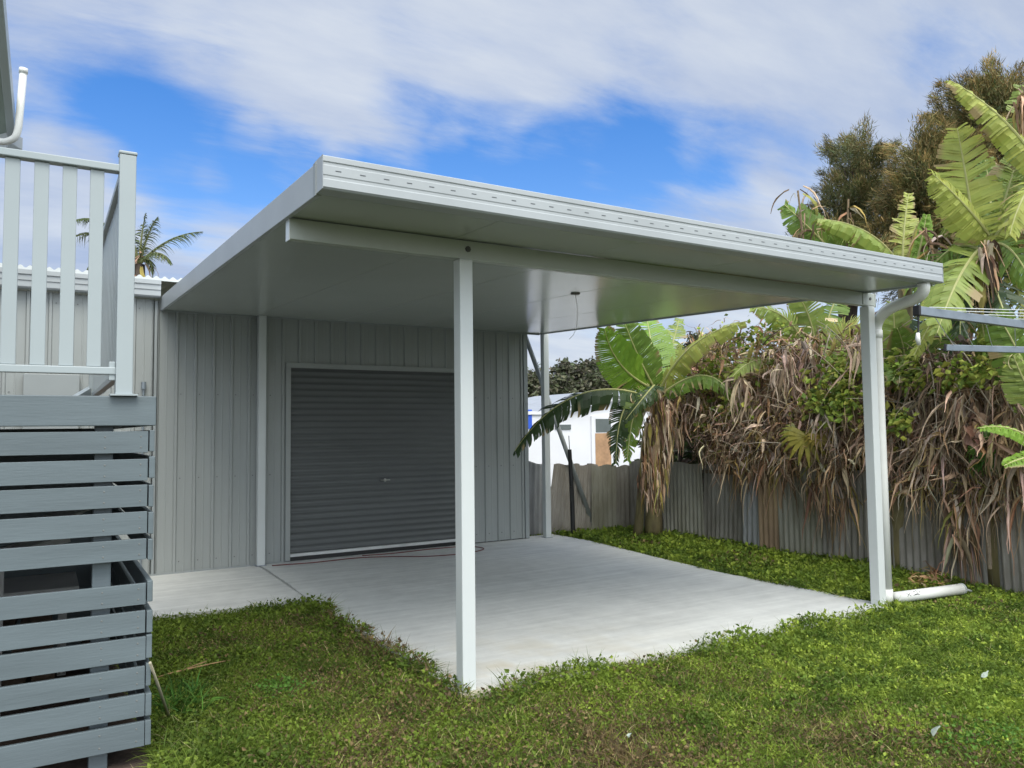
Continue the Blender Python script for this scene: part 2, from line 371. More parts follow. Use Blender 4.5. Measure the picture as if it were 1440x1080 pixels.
# ribs on top of the roof
rr = MB()
for x in np.arange(XL+.08, XR-.05, .25):
    z0, z1 = zu(ya)+.111, zu(YB)+.111
    rr.add([(x-.03, ya, z0), (x-.015, ya, z0+.03), (x+.015, ya, z0+.03), (x+.03, ya, z0), (x-.03, YB, z1), (x-.015, YB, z1+.03), (x+.015, YB, z1+.03), (x+.03, YB, z1)],
           [(0, 1, 5, 4), (1, 2, 6, 5), (2, 3, 7, 6), (0, 3, 2, 1), (4, 5, 6, 7)])
rr.build('roof_rib', W_STEEL, cp)
# side barge channels and rear channel
def side_channel(x0, x1):
    m = MB(); a, b = YF+.12, YB+.02
    lo, hi = -.012, .145
    V = [(x, y, zu(y)+z) for y in (a, b) for x, z in ((x0, lo), (x1, lo), (x1, hi), (x0, hi))]
    return m.add(V, [(0, 1, 2, 3), (7, 6, 5, 4), (0, 4, 5, 1), (1, 5, 6, 2), (2, 6, 7, 3), (3, 7, 4, 0)])
side_channel(XL, XL+.028).build('barge_channel', GUTTER, cp, bevel=.003)
side_channel(XR-.028, XR).build('barge_channel', GUTTER, cp, bevel=.003)
m = MB().box((XL+.03, YB+.001, zu(YB)-.02), (XR-.03, YB+.02, zu(YB)+.14)); m.build('back_channel', CLADTRIM, cp)
# front gutter with overflow slots (profile in y, z)
z0 = 2.70; y0 = YF
gp = [(y0+.12, z0), (y0+.01, z0-.003), (y0, z0+.006), (y0, z0+.042), (y0+.003, z0+.047), (y0+.003, z0+.060), (y0, z0+.065), (y0, z0+.108), (y0+.003, z0+.113),
      (y0+.003, z0+.124), (y0-.002, z0+.129), (y0-.002, z0+.152), (y0+.004, z0+.157), (y0+.016, z0+.155), (y0+.016, z0+.03), (y0+.11, z0+.03), (y0+.12, z0+.12), (y0+.125, z0+.12)]
V = [(x, a, b) for x in (XL, XR) for a, b in gp]; n = len(gp)
gt = MB().add(V, [(i, n+i, n+(i+1) % n, (i+1) % n) for i in range(n)])
for x in (XL-.002, XR+.0):
    gt.box((x, y0-.003, z0-.004), (x+.002, y0+.125, z0+.158))
gut = gt.build('gutter', GUTTER, cp)
sl = MB(); x = XL+.075
while x < XR-.05:
    MB().box((x-.014, y0-.0012, z0+.085), (x+.014, y0+.004, z0+.0895)).build('overflow_slot', SLOT, gut); x += .122
ck = MB(); ck.box((XL-.006, y0+.10, z0-.012), (XL-.002, y0+.14, z0+.15)); ck.build('joint_cover', CLADTRIM, gut)
# downpipe
dx, dy = 4.155, 0.0
dpth = arcpts([(3.86, -.63, 2.715), (3.88, -.63, 2.63), (3.99, -.35, 2.60), (dx, dy, 2.56), (dx, dy, .05)], .07)
pts = bez((3.87, -.62, 2.70), (3.885, -.64, 2.585), (3.97, -.42, 2.585), 8).tolist()+bez((3.99, -.38, 2.583), (dx, dy-.02, 2.57), (dx, dy, 2.42), 12).tolist()+[(dx, dy, 1.2), (dx, dy, .04)]
dpp = MB().tube(pts, .047, 20); dpo = dpp.build('downpipe', W_PLAST, cp, smooth=True)
for a_, b_ in ((2.40, 2.33), (-.01, .12)): MB().tube([(dx, dy, a_), (dx, dy, b_)], .052, 20).build('pipe_socket', W_PLAST, dpo, smooth=True)
st = MB()
for z in (.9, 1.95): st.tube([(dx, dy, z), (dx, dy, z+.02)], .0495, 20); st.box((4.08, -.01, z), (4.12, .01, z+.02))
# ceiling light base with loose wire
lp = at(809, 411, 'z', 2.80); lz = zu(lp[1])
c1 = MB().tube([(lp[0], lp[1], lz-.001), (lp[0], lp[1], lz-.012)], .042, 20); lb = c1.build('light_base', mat('brown_plate', (.08, .07, .06), .5), cp)
e0 = np.array([lp[0], lp[1], lz-.01])
wp = np.array([e0, e0+(0.02, 0, -.12), e0+(.03, .02, -.25), e0+(.0, .0, -.32), e0+(-.05, -.03, -.38), e0+(-.09, -.02, -.42)])
MB().tube(wp, .0022, 6).build('loose_wire', W_PLAST, lb, smooth=True)

# drain pipe lying on the grass
dr = thing('drain_pipe', (4.7, -.12, 0), 'white plastic drain pipe lying on the grass at the foot of the downpipe', 'drain pipe')
a, b = np.array([4.215, -.035, .042]), np.array([5.0, -.18, .052])
MB().tube([a, b], .048, 20).build('pipe', W_PLAST, dr, smooth=True)
u_ = (b-a)/np.linalg.norm(b-a)
cl = MB(); cl.tube([b-u_*.005, b+u_*.012], .052, 20); cl.tube([b+u_*.012, b+u_*.12+(0, 0, -.03)], .012, 10); cl.build('end_collar', mat('collar_grey', (.32, .34, .33), .5), dr, smooth=True)
sc = MB()
def pp_(s, t):   # point on the camera-side surface of the pipe: s along, t angle
    n1 = np.array([0, 0, 1.]); n2 = np.cross(u_, n1); n2 /= np.linalg.norm(n2)
    if n2[1] > 0: n2 = -n2
    return a+u_*s+(n1*math.sin(t)+n2*math.cos(t))*.0485
for s0, s1 in (((.10, .2), (.14, .75)), ((.14, .2), (.10, .75)), ((.17, .3), (.24, .3)), ((.175, .8), (.225, 1.1)), ((.225, 1.1), (.23, .5)), ((.23, .5), (.185, .35)), ((.24, .6), (.27, .9))):
    sc.tube([pp_(*s0), pp_((s0[0]+s1[0])/2, (s0[1]+s1[1])/2+.05), pp_(*s1)], .0022, 5)
sc.build('marker_scribble', BLACKP, dr)

# cable loop on the slab by the door
cb = MB(); pts = [(0.1, 5.05), (.6, 4.98), (1.1, 5.0), (1.5, 4.85), (1.9, 4.6), (2.4, 4.55), (2.75, 4.75), (2.65, 5.05), (2.2, 5.12), (1.6, 5.08), (1.2, 5.14)]
P3 = []
for i in range(len(pts)-1):
    a, b = np.array(pts[i]), np.array(pts[i+1]); pa = np.array(pts[max(i-1, 0)]); pb = np.array(pts[min(i+2, len(pts)-1)])
    for t in np.linspace(0, 1, 8, endpoint=False):
        q = .5*((2*a)+(-pa+b)*t+(2*pa-5*a+4*b-pb)*t*t+(-pa+3*a-3*b+pb)*t**3); P3.append((q[0], q[1], .008))
desc(cb.tube(P3, .006, 6).build('cable', REDC, smooth=True), 'thin dark red cable looped on the slab before the roller door', 'cable')

# ------------------------------------------------------------------ deck with balustrade and slatted screen
dk = thing('deck', (-3.5, 1.2, 0), 'raised grey timber deck with slatted screen and pale picket balustrade at the left', 'deck')
SY = -.05
boards = [(1.565, 1.46), (1.43, 1.325), (1.305, 1.20), (1.175, 1.07), (1.045, .945), (.83, .73), (.70, .595), (.575, .465), (.435, .33), (.305, .20), (.175, .06)]
scr = MB()
for i, (zt, zb) in enumerate(boards):
    j = rnd.uniform(-.004, .004); scr.box((-5.2, SY, zb+j*.3), (-1.768+j, SY+.022, zt+j*.3))
    for nx_ in (-1.80, -1.955, -3.6):
        for fz in (.25, .75): c = zb+(zt-zb)*fz; scr.box((nx_-.004, SY-.0015, c-.004), (nx_+.004, SY+.002, c+.004), mi=1)
scr.build('screen', [DECK, SCREW], dk, bevel=.003)
ssc = MB()
for i, (zt, zb) in enumerate(boards):
    j = rnd.uniform(-.003, .003); dz_ = rnd.uniform(-.012, .008)+.006
    ssc.box((-1.762, SY-.002+j, zb+dz_), (-1.738+j, 2.6, zt+dz_))
ssc.build('side_screen', DECK, dk, bevel=.003)
MB().box((-5.2, SY-.012, 1.592), (-1.735, SY+.03, 1.735)).build('fascia', DECK, dk, bevel=.004)
MB().box((-1.76, SY+.032, 1.592), (-1.736, 2.6, 1.735)).build('fascia', DECK, dk, bevel=.003)
MB().box((-5.2, SY+.035, 1.66), (-1.77, 2.6, 1.728)).build('floor', TIMB, dk)
for (x, y, w) in ((-1.955, .02, .08), (-1.79, 2.5, .09), (-3.6, .1, .09), (-3.2, 2.5, .09)):
    MB().box((x-w/2, y, -.05), (x+w/2, y+w, 1.65)).build('support_post', DECK, dk, bevel=.004)
# back lattice & stored clutter under the deck
st = thing('stored_boards', (-2.6, 1.6, 0), 'dark timber offcuts and pale sheets stacked on the ground under the deck', 'stored timber')
q = MB(); rs = random.Random(3)
for k in range(9):
    x = -3.3+k*.16; q.bar((x, 1.3+rs.uniform(-.1, .1), .03+.06*(k % 3)), (x+rs.uniform(-.1, .4), 2.3, .25+.1*(k % 4)), .12, .03)
q.build('timber_offcut', TIMB, st)
q = MB(); q.bar((-2.6, .9, .85), (-2.1, 1.1, .95), .2, .04); q.bar((-2.2, 1.3, 1.02), (-1.95, 2.0, 1.06), .18, .02)
q.box((-2.55, 1.3, .6), (-2.0, 1.9, .62)); q.box((-2.5, 1.35, -.05), (-2.45, 1.4, .62)); q.box((-2.1, 1.8, -.05), (-2.05, 1.85, .62)); q.box((-2.42, .98, -.05), (-2.38, 1.02, .86))
q.build('sheet_offcut', mat('pale_board', (.45, .45, .44), .6), st)
desc(MB().add([(x, y, z) for x in (-6, -1.74) for y, z in ((-.9, -.035), (2.6, -.035))]+[], [(0, 2, 3, 1)]).build('soil', SOIL), 'bare brown soil under and before the deck screen', 'soil', kind='structure')
ds = MB()
ds.box((-6, 2.62, -.05), (-1.8, 2.66, 1.6)); ds.build('back_screen', DECK, dk)
# balustrade
BAL = mat('balustrade_paint', (.36, .405, .42), .4, .03, 2)
def rail(p, q, w, h, nm): return MB().bar(p, q, w, h).build(nm, BAL, dk, bevel=.004)
rail((-5.2, SY+.0, 2.845), (-1.915, SY+.0, 2.845), .06, .035, 'top_rail')
rail((-5.2, SY+.0, 1.855), (-1.915, SY+.0, 1.855), .04, .035, 'bottom_rail')
px_ = -2.01
while px_ > -3.4:
    MB().box((px_-.03, SY-.009, 1.874), (px_+.03, SY+.009, 2.826)).build('baluster', BAL, dk, bevel=.003); px_ -= .1145
po = MB().box((-1.917, SY-.037, 1.739), (-1.843, SY+.037, 2.915)).build('balustrade_post', BAL, dk, bevel=.004)
MB().box((-1.921, SY-.041, 2.916), (-1.839, SY+.041, 2.932)).build('post_cap', BAL, po, bevel=.005)
fl = MB().box((-1.94, SY-.05, 1.736), (-1.82, SY+.05, 1.744)).build('base_flange', BAL, po)
ob = MB().box((-1.945, SY-.012, 1.81), (-1.918, SY+.012, 1.90)).build('rail_bracket', BAL, po, bevel=.003)
SX = -1.88
rail((SX, SY+.04, 2.845), (SX, 2.5, 2.845), .06, .035, 'top_rail'); rail((SX, SY+.04, 1.855), (SX, 2.5, 1.855), .04, .035, 'bottom_rail')
y_ = .06+SY+.04
while y_ < 2.5:
    MB().box((SX-.008, y_-.03, 1.874), (SX+.008, y_+.03, 2.826)).build('baluster', BAL, dk, bevel=.003); y_ += .1145
MB().box((SX-.037, 2.5, 1.739), (SX+.037, 2.575, 2.915)).build('balustrade_post', BAL, dk, bevel=.004)
# stair stringer glimpsed beneath the rail
MB().bar((-2.02, 2.2, 1.78), (-1.80, 2.9, 1.95), .04, .10).build('brace', BAL, dk)

# house corner at the very left (eave with gutter and vent pipe)
hs = thing('house', (-4.2, 1.0, 0), 'white house eave with grey gutter end at the upper left edge', 'house')
A = dep(17, 188, 3.9); B = dep(-3, -30, 3.3); dirv = (B-A)/np.linalg.norm(B-A); C2 = A+dirv*2.6
MB().bar(A, C2, .035, .09).build('barge_board', BAL, hs, bevel=.004)
off = RT*(-.075)
MB().bar(A+off-UP*.0, C2+off, .11, .05).build('eave_lining', mat('eave_green', (.30, .36, .33), .6), hs)
gp0 = dep(14, 192, 3.88)
gut0 = MB(); prof = [(0, .03), (0, -.03), (-.015, -.055), (-.05, -.06), (-.10, -.05), (-.6, -.05), (-.6, .03)]
ax = unit(np.array([RT[0], RT[1], 0.])); ay = unit(np.array([fwd[0], fwd[1], 0.]))
V = [gp0+ax*a+np.array([0, 0, b])+ay*k for k in (0, .1) for a, b in prof]; n = len(prof)
gut0.add(V, [tuple(range(n)), tuple(range(n, 2*n))[::-1]]+[(i, n+i, n+(i+1) % n, (i+1) % n) for i in range(n)]).build('gutter', GUTTER, hs)
vp = [dep(-20, 196, 3.8), dep(8, 200, 3.8), dep(22, 194, 3.8), dep(26, 180, 3.8), dep(33, 100, 3.8)]
vpo = MB().tube(arcpts(vp, .02, 4), .0165, 14); vpo.tube([dep(32.8, 103, 3.8), dep(33.2, 96, 3.8)], [.0195, .0195], 14); vpo.build('vent_pipe', W_PLAST, hs, smooth=True)
MB().box((-6.5, .5, 1.7), (-4.3, 6, 4.5)).build('wall', BAL, hs)
MB().box((-6.6, .4, 4.5), (-3.6, 6, 4.6)).build('roof', ROOFM, hs)
MB().box((-6.5, .5, -.05), (-4.3, 6, 1.7)).build('under_wall', DECK, hs)

# stick leaning on screen, twigs
sk = MB(); a = at(211, 932, 'y', -.12); b = at(238, 1010, 'z', -.02)
desc(sk.tube([a, (a+b)/2+(0, 0, .004), b], [.007, .008, .008], 8).build('garden_stick', STICK, smooth=True), 'pale thin stick leaning on the corner of the slatted deck screen', 'stick')
tw = MB(); a = at(222, 952, 'z', -.0); m_ = at(270, 938, 'z', .03); b = at(325, 928, 'z', .0); tw.tube(bez(a, m_, b, 8), [.004, .006, .006, .006, .005, .005, .004, .003], 6); tw.tube([at(262, 940, 'z', .01), at(290, 930, 'z', .04)], .004, 6)
desc(tw.build('twig', TWIG, smooth=True), 'orange brown twig lying on the lawn right of the deck screen', 'twig')

# ------------------------------------------------------------------ clothesline
hc = dep(1560, 470, 5.6)
cl = thing('clothesline', (hc[0], hc[1], 0), 'grey rotary clothesline arms reaching in at the right edge', 'clothesline')
ARM = mat('arm_steel', (.25, .29, .34), .4, .15, 6, metal=.3)
MB().tube([(hc[0], hc[1], -.05), (hc[0], hc[1], 2.25)], .028, 14).build('centre_pole', ARM, cl, smooth=True)
hub = np.array([hc[0], hc[1], 2.17])
T1 = dep(1291, 437, 4.5); T2 = dep(1331, 489, 6.4); T1b = dep(1440, 457, 5.0); T2b = dep(1440, 492, 6.15)
arms = []
for T, Tb in ((T1, T1b), (T2, T2b)):
    e_ = Tb+(Tb-T)*.8; arms.append((T, e_))
    MB().bar(T, e_, .035, .05).build('arm', ARM, cl, bevel=.003)
    MB().bar(T-(Tb-T)/np.linalg.norm(Tb-T)*.02, T, .042, .06).build('arm_cap', BLACKP, cl, bevel=.004)
for k in (0, 1):
    T, e_ = arms[k]; MB().bar(e_, hub, .035, .05).build('arm', ARM, cl)
d1 = T1b-T1; d2 = T2b-T2
wr = MB()
for f0, f1 in ((.1, .1), (.35, .35), (.6, .6), (.9, .9), (1.2, 1.2)):
    p = T1+d1*f0+(0, 0, .03); q = T2+d2*f1+(0, 0, .03); far = q+(q-p)*.0
    wr.tube(bez(p, (p+q)/2-(0, 0, .03), q, 8), .0028, 5)
    nx = T1+d1*(f0+.0)+(0, 0, .03); q2 = nx+np.array([2.4, -1.2, .0])
    wr.tube(bez(nx, (nx+q2)/2-(0, 0, .05), q2, 8), .0028, 5)
wr.build('line_wire', WIREM, cl)
for k, (T, dd) in enumerate(((T1, d1), (T2, d2))):
    pass
pgs = thing('peg_hook', T1-(0, 0, .1), 'small white and black peg hook dangling from the nearer clothesline arm tip', 'hook')
MB().tube([T1+(0, 0, -.03), T1+(.0, 0, -.08), T1+(-.01, 0, -.14)], .006, 6).build('cord', BLACKP, pgs)
MB().tube([T1+(-.01, 0, -.13), T1+(-.015, 0, -.165), T1+(-.005, 0, -.20)], [.01, .014, .01], 8).build('peg', W_PLAST, pgs, smooth=True)

# ------------------------------------------------------------------ fences
def fmat(n, c, c2, sc=3.): return mat(n, c, .75, .2, sc, .3, 30, col2=c2, metal=0., spec=.25, stretch=(1, 1, .35), lo=.3, hi=.65)
FM = [fmat('iron_grey', (.42, .39, .35), (.22, .20, .17)), fmat('iron_dark', (.36, .345, .31), (.19, .175, .15)), fmat('iron_rust', (.46, .33, .21), (.26, .18, .12)), fmat('iron_pale', (.39, .40, .41), (.24, .24, .24)), fmat('iron_moss', (.38, .37, .32), (.23, .22, .17))]
def sheet(p, q, zt0, zt1, zb, fm, root, off=0., lean=0., shear=0.):
    p = np.array(p, float); q = np.array(q, float); L = np.linalg.norm(q-p); d = (q-p)/L; nrm = np.array([d[1], -d[0]])
    n = int(L/.0095)+2; V = []
    for r_, (za, zb_) in enumerate(((zb, zb), (.5*(zb+zt0), .5*(zb+zt1)), (zt0, zt1))):
        for i in range(n):
            t = i/(n-1); w = .011*math.sin(2*math.pi*t*L/.076)+off+lean*r_/2+.006*math.sin(t*5+r_)
            c = p+d*(t*L+shear*r_/2)+nrm*w; z = za+(zb_-za)*t
            if r_ == 2: z += .012*math.sin(t*9+p[0]*3)
            V.append((c[0], c[1], z))
    m = MB().add(V, [(r_*n+i, r_*n+i+1, (r_+1)*n+i+1, (r_+1)*n+i) for r_ in (0, 1) for i in range(n-1)])
    return m.build('metal_sheet', fm, root, smooth=True)
fb = thing('fence', (4.6, 5.4, 0), 'short weathered corrugated iron fence between the shed and the first banana plant', 'fence')
fs = thing('fence', (5.6, 1.5, 0), 'long weathered corrugated iron fence under the dead banana leaves on the right', 'fence')
P0 = np.array([3.80, 5.62]); P1 = np.array([5.62, 5.15]); cuts = [0, .22, .42, .62, .82, 1]; fm_ = [3, 0, 0, 4, 1]
for i in range(5):
    a, b = P0+(P1-P0)*cuts[i], P0+(P1-P0)*(cuts[i+1]+.02)
    sheet(a, b, 1.05+(.05 if i == 0 else 0)-.02*i, 1.03-.01*i, -.06, FM[fm_[i]], fb, off=.012*(i % 2), lean=[.05, .0, -.03, .02, 0][i], shear=[.02, .16, .10, 0, 0][i])
yy = 5.15; k = 0; seq = [(1, .72), (4, .8), (1, .78), (3, .30), (2, .36), (4, .62), (1, .6), (0, .8), (1, .7), (0, .8), (4, .7), (1, .8), (3, .8), (0, .8)]
for fi, w in seq:
    x = 5.60+.02*math.sin(yy*2); h0 = 1.06+rnd.uniform(-.04, .03)
    if fi == 2 and w < .2: yy -= .0; continue
    sheet((x, yy), (x+.01, yy-w), h0, h0+rnd.uniform(-.03, .03), -.06, FM[fi], fs, off=.014*(k % 2), lean=rnd.uniform(-.05, .03), shear=rnd.uniform(-.04, .04)); yy -= w-.03; k += 1
for x, y in ((5.66, 4.4), (5.68, 2.55), (5.68, .8), (5.68, -1.)):
    MB().box((x+.0, y-.04, -.05), (x+.08, y+.04, 1.12)).build('post', TIMB, fs)
MB().box((5.655, -5.5, .92), (5.70, 5.1, .97)).build('rail', TIMB, fs)
MB().box((4.98, 5.42, -.05), (5.04, 5.48, 1.02)).build('post', mat('post_black', (.03, .03, .03), .8), fb)
# black stake with whip
bs = thing('stake', (4.62, 5.05, 0), 'slim black stake with a thin whip on top standing before the short fence', 'stake')
a = at(806, 752, 'y', 5.12)
bx = a[0]; top = at(801, 632, 'y', 5.12)
MB().tube([(bx, 5.12, -.05), (bx-.01, 5.12, .6), (top[0], 5.12, top[2]-.03), (top[0], 5.12, top[2])], [.035, .033, .03, .028], 8).build('sleeve', BLACKP, bs)
MB().tube([(top[0], 5.12, top[2]-.02), (top[0]-.01, 5.12, top[2]+.2)], .006, 6).build('whip', BLACKP, bs)
MB().tube([(bx-.04, 5.10, .5), (bx-.045, 5.10, .72)], .02, 8).build('hinge', BLACKP, bs)
# slanting grey pole
lpz = at(733, 472, 'y', 5.36); lpb = at(838, 742, 'y', 5.36)
lpz = np.array([3.80, 5.36, 2.95]); lpb = at(806, 660, 'y', 5.36); 
dd_ = (lpb-lpz); bot = lpz+dd_*(lpz[2]+.03)/(-dd_[2])
desc(MB().tube([lpz, bot], .034, 14).build('leaning_pole', mat('pole_grey', (.36, .38, .38), .5, .1), smooth=True), 'grey steel pole leaning slantwise from the shed corner behind the rear post', 'pole')

# ------------------------------------------------------------------ neighbour house, tank
nb = thing('neighbour_house', (12, 15, 0), 'white rendered house beyond the short iron fence', 'house')
NY = 14.
def box_px(px0, py0, px1, py1, y, dpt, nm, m, par, zlo=None):
    a = at(px0, py1, 'y', y); b = at(px1, py0, 'y', y)
    return MB().box((a[0], y, a[2] if zlo is None else zlo), (b[0], y+dpt, b[2])).build(nm, m, par)
w0 = at(772, 655, 'y', NY)[0]; w1 = at(925, 655, 'y', NY)[0]; zl = at(800, 582, 'y', NY)[2]; zr = at(925, 548, 'y', NY)[2]
MB().add([(x, y, z) for y in (NY, NY+7) for x, z in ((w0, -.1), (w1, -.1), (w1, zr), (w0, zl))], [(0, 1, 2, 3), (7, 6, 5, 4), (0, 4, 5, 1), (1, 5, 6, 2), (2, 6, 7, 3), (3, 7, 4, 0)]).build('wall', NBW, nb)
MB().bar((w0-.2, NY-.1, zl+.0), (w1+.2, NY-.1, zr+.05), .1, .12).build('barge_board', NBW, nb)
MB().add([(w0-.2, NY-.2, zl+.06), (w1+.2, NY-.2, zr+.11), (w1+.2, NY+7.2, zr+.11), (w0-.2, NY+7.2, zl+.06)], [(0, 1, 2, 3)]).build('roof', NBROOF, nb)
box_px(781, 597, 803, 604, NY-.03, .04, 'window', GLASS, nb)
dfm = box_px(833, 585, 862, 660, NY-.05, .04, 'door_frame', NBW, nb, zlo=0)
box_px(838, 589, 859, 608, NY-.06, .004, 'pane', GLASS, dfm); box_px(838, 609, 859, 660, NY-.06, .004, 'timber_panel', ORB, dfm, zlo=.02)
a = at(762, 560, 'y', 13.0); b = at(737, 652, 'y', 13.0)
wt = thing('garden_shed', (a[0]-.6, 13, 0), 'small white shed with a bright blue panel glimpsed beside the rear post', 'shed')
xb = at(772, 600, 'y', 13.)[0]
MB().box((b[0]-1.5, 13.0, -.05), (xb, 14.8, at(760, 583, 'y', 13.)[2])).build('wall', NBW, wt)
MB().box((b[0]-1.6, 12.95, at(760, 583, 'y', 13.)[2]), (xb+.05, 14.9, at(760, 580, 'y', 13.)[2]+.03)).build('roof', NBW, wt)
box_px(736, 576, 748, 603, 12.98, .03, 'blue_panel', BLUE, wt); box_px(739, 590, 741, 602, 12.96, .03, 'mullion', NBW, wt)

# ------------------------------------------------------------------ banana leaves
GR = {'y': (.42, .46, .10), 'g': (.17, .27, .045), 'd': (.055, .095, .035), 'b': (.22, .38, .04), 'm': (.28, .36, .075)}
def banana_leaf(parent, p0, pc, p1, W, col, q=.5, droop=.5, tear=.5, name='leaf', rib=(.60, .60, .26), n=44, brown=.12):
    mid = bez(p0, pc, p1, n+1); T = unit(np.gradient(mid, axis=0)); L = np.linalg.norm(np.diff(mid, axis=0), axis=1).sum()
    tocam = unit(CAM-mid.mean(0)); nh = unit(np.array([0, 0, 1.])*(1-q)+tocam*q)
    m = MB(); base = np.array(col)
    for sgn in (-1, 1):
        dr = droop; torn = [rnd.uniform(.05, .55) if rnd.random() < tear*.55 else -.012 for _ in range(n+1)]; wj = 1.; bj = 1.; edge = False
        for k in range(n):
            t0, t1 = k/n, (k+1)/n; t = (t0+t1)/2
            wprof = (math.sin(math.pi*min(1, t*.93+.05)**.75))**.55 if t < .97 else .35
            if torn[k] > 0: dr = droop+rnd.gauss(0, .22); wj = rnd.uniform(.88, 1.06); bj = rnd.uniform(.84, 1.16); edge = rnd.random() < brown*2.2
            w = W/2*wprof*wj*rnd.uniform(.985, 1.015)
            T_ = T[k]; side = np.cross(T_, nh); side /= np.linalg.norm(side); up = np.cross(side, T_); s_ = side*sgn
            g0, g1_ = torn[k], torn[k+1]
            lean = .30+.25*t
            pa, pb = mid[k], mid[k+1]
            def outp(p, f, shr):
                ang = dr*(.35+.9*f); o_ = s_*math.cos(ang)-up*math.sin(ang)*.6-np.array([0, 0, 1.])*math.sin(ang)*.6
                o_ = o_+T_*lean; o_ /= np.linalg.norm(o_); return p+o_*w*f
            fs_ = (0, .35, .7, 1.)
            ctr = (pa+pb)/2; V = []
            for f in fs_:
                A_ = outp(pa, f, 0); B_ = outp(pb, f, 0); c_ = (A_+B_)/2
                V += [c_+(A_-c_)*(1-g0*f), c_+(B_-c_)*(1-g1_*f)]
            V = np.array(V); V[6:] += T_*rnd.gauss(0, .005)+side*rnd.gauss(0, .003); V[0::2] += up*.004; V[2:4] += up*.012*math.sin(k*1.3)
            c = base*bj*rnd.uniform(.95, 1.05)*np.array([rnd.uniform(.96, 1.06), 1, 1])
            C = np.tile(c, (8, 1))
            if edge: C[6:] = (.36, .25, .12)
            if edge and bj > 1.09 and brown > .1: C[4:] = (.40, .30, .14)
            m.add(V, [(0, 1, 3, 2), (2, 3, 5, 4), (4, 5, 7, 6)], C)
    m.tube(mid, np.linspace(.018, .004, n+1), 6, col=rib)
    return m.build(name, LEAFM, parent)
def dead_strips(centers, N, L=(.25, .9), W=(.015, .07), spread=.12, out=None, cols=None, grav=.5, noise=.28):
    c = np.asarray(centers, float); i = rg.integers(0, len(c), N)
    P = c[i]+rg.normal(0, spread, (N, 3))*np.array([1, 1, .8])
    D = rg.normal(0, .6, (N, 3)); D[:, 2] -= .3
    if out is not None: D += np.array(out)
    cols = cols or [(.60, .46, .34), (.42, .31, .22), (.74, .62, .49), (.24, .17, .12), (.54, .47, .40), (.54, .36, .23), (.15, .11, .08), (.36, .32, .11)]
    Wd = rg.uniform(*W, N)*rg.choice([.45, 1, 1.3], N, p=[.45, .4, .15])
    return ribbons(P, D, rg.uniform(*L, N), Wd, 6, grav, noise, .35, palette(N, cols, None, .2)*np.array([1.06, .98, .90]), .3)
def stem(parent, pts, r0, r1, nm='stem'):
    pts = np.array(pts, float); n = len(pts); r = np.linspace(r0, r1, n)*(1+.06*np.sin(np.arange(n)*2.3))
    return MB().tube(pts, r, 12).build(nm, BARK, parent, smooth=True)
GB = 'banana plants along the fence'
def L_(parent, a, c, b, W, col, **k): return banana_leaf(parent, dep(*a), dep(*c), dep(*b), W, GR[col], **k)

# plant A: by the slab corner
bA = at(925, 752, 'z', -.03); bA[0] = 5.36; bA[1] = 4.42
pA = thing('banana_plant', bA, 'banana plant with brown leaf skirt, one long dark leaf drooping over the slab corner', 'banana plant', GB)
topA = dep(926, 545, 10.75)
stem(pA, bez((bA[0], bA[1], -.05), (bA[0]+.05, bA[1], 1.0), topA, 10), .13, .08)
stem(pA, bez((bA[0]-.22, bA[1]+.1, -.05), (bA[0]-.2, bA[1], .6), (bA[0]-.12, bA[1]-.02, 1.5), 8), .07, .05)
for a, c, b, W, col, kw in (
    ((905, 556, 10.6), (800, 520, 10.0), (724, 634, 9.6), .62, 'd', dict(q=.35, droop=.8, tear=.75)),
    ((915, 545, 10.7), (862, 520, 10.4), (850, 462, 10.2), .62, 'b', dict(q=.95, droop=.15, tear=.35)),
    ((920, 545, 10.7), (895, 500, 10.5), (878, 452, 10.4), .60, 'g', dict(q=.9, droop=.2, tear=.5)),
    ((925, 545, 10.7), (918, 490, 10.9), (908, 440, 11.2), .62, 'b', dict(q=.7, droop=.2, tear=.5)),
    ((930, 545, 10.7), (965, 470, 10.3), (1048, 452, 9.6), .50, 'y', dict(q=.55, droop=.6, tear=.95)),
    ((905, 558, 10.6), (868, 550, 10.3), (866, 652, 10.1), .42, 'd', dict(q=.8, droop=.3, tear=.8)),
    ((915, 558, 10.6), (890, 545, 10.3), (882, 648, 10.1), .40, 'g', dict(q=.8, droop=.3, tear=.6)),
    ((928, 545, 10.7), (945, 490, 11.0), (955, 448, 11.2), .45, 'm', dict(q=.8, droop=.3, tear=.6)),
    ((915, 552, 10.6), (935, 520, 10.2), (880, 590, 9.9), .40, 'd', dict(q=.6, droop=.5, tear=.7)),
    ((934, 552, 10.6), (1000, 500, 10.2), (1030, 560, 9.9), .45, 'g', dict(q=.5, droop=.6, tear=.9))):
    L_(pA, a, c, b, W, col, **kw)
cA = [dep(927+rnd.uniform(-18, 24), y, 10.62) for y in range(560, 690, 7)]
m = MB().add(*dead_strips(cA, 420, (.2, .5), (.02, .06), .055, out=(-.05, -.1, -1.4), grav=.8, noise=.16)); 
cA2 = [dep(925+rnd.uniform(-45, 60), rnd.uniform(545, 590), 10.6) for y in range(30)]
m.add(*dead_strips(cA2, 130, (.15, .4), (.02, .06), .08)); m.build('dead_leaves', DEADM, pA)

# plants behind the long fence
def trunk_for(root, b, top, r=.12):
    b = np.array(b, float); top = np.array(top, float)
    stem(root, bez((b[0], b[1], -.05), (b[0]*.7+top[0]*.3, b[1]*.7+top[1]*.3, top[2]*.6), top, 10), r, r*.6)
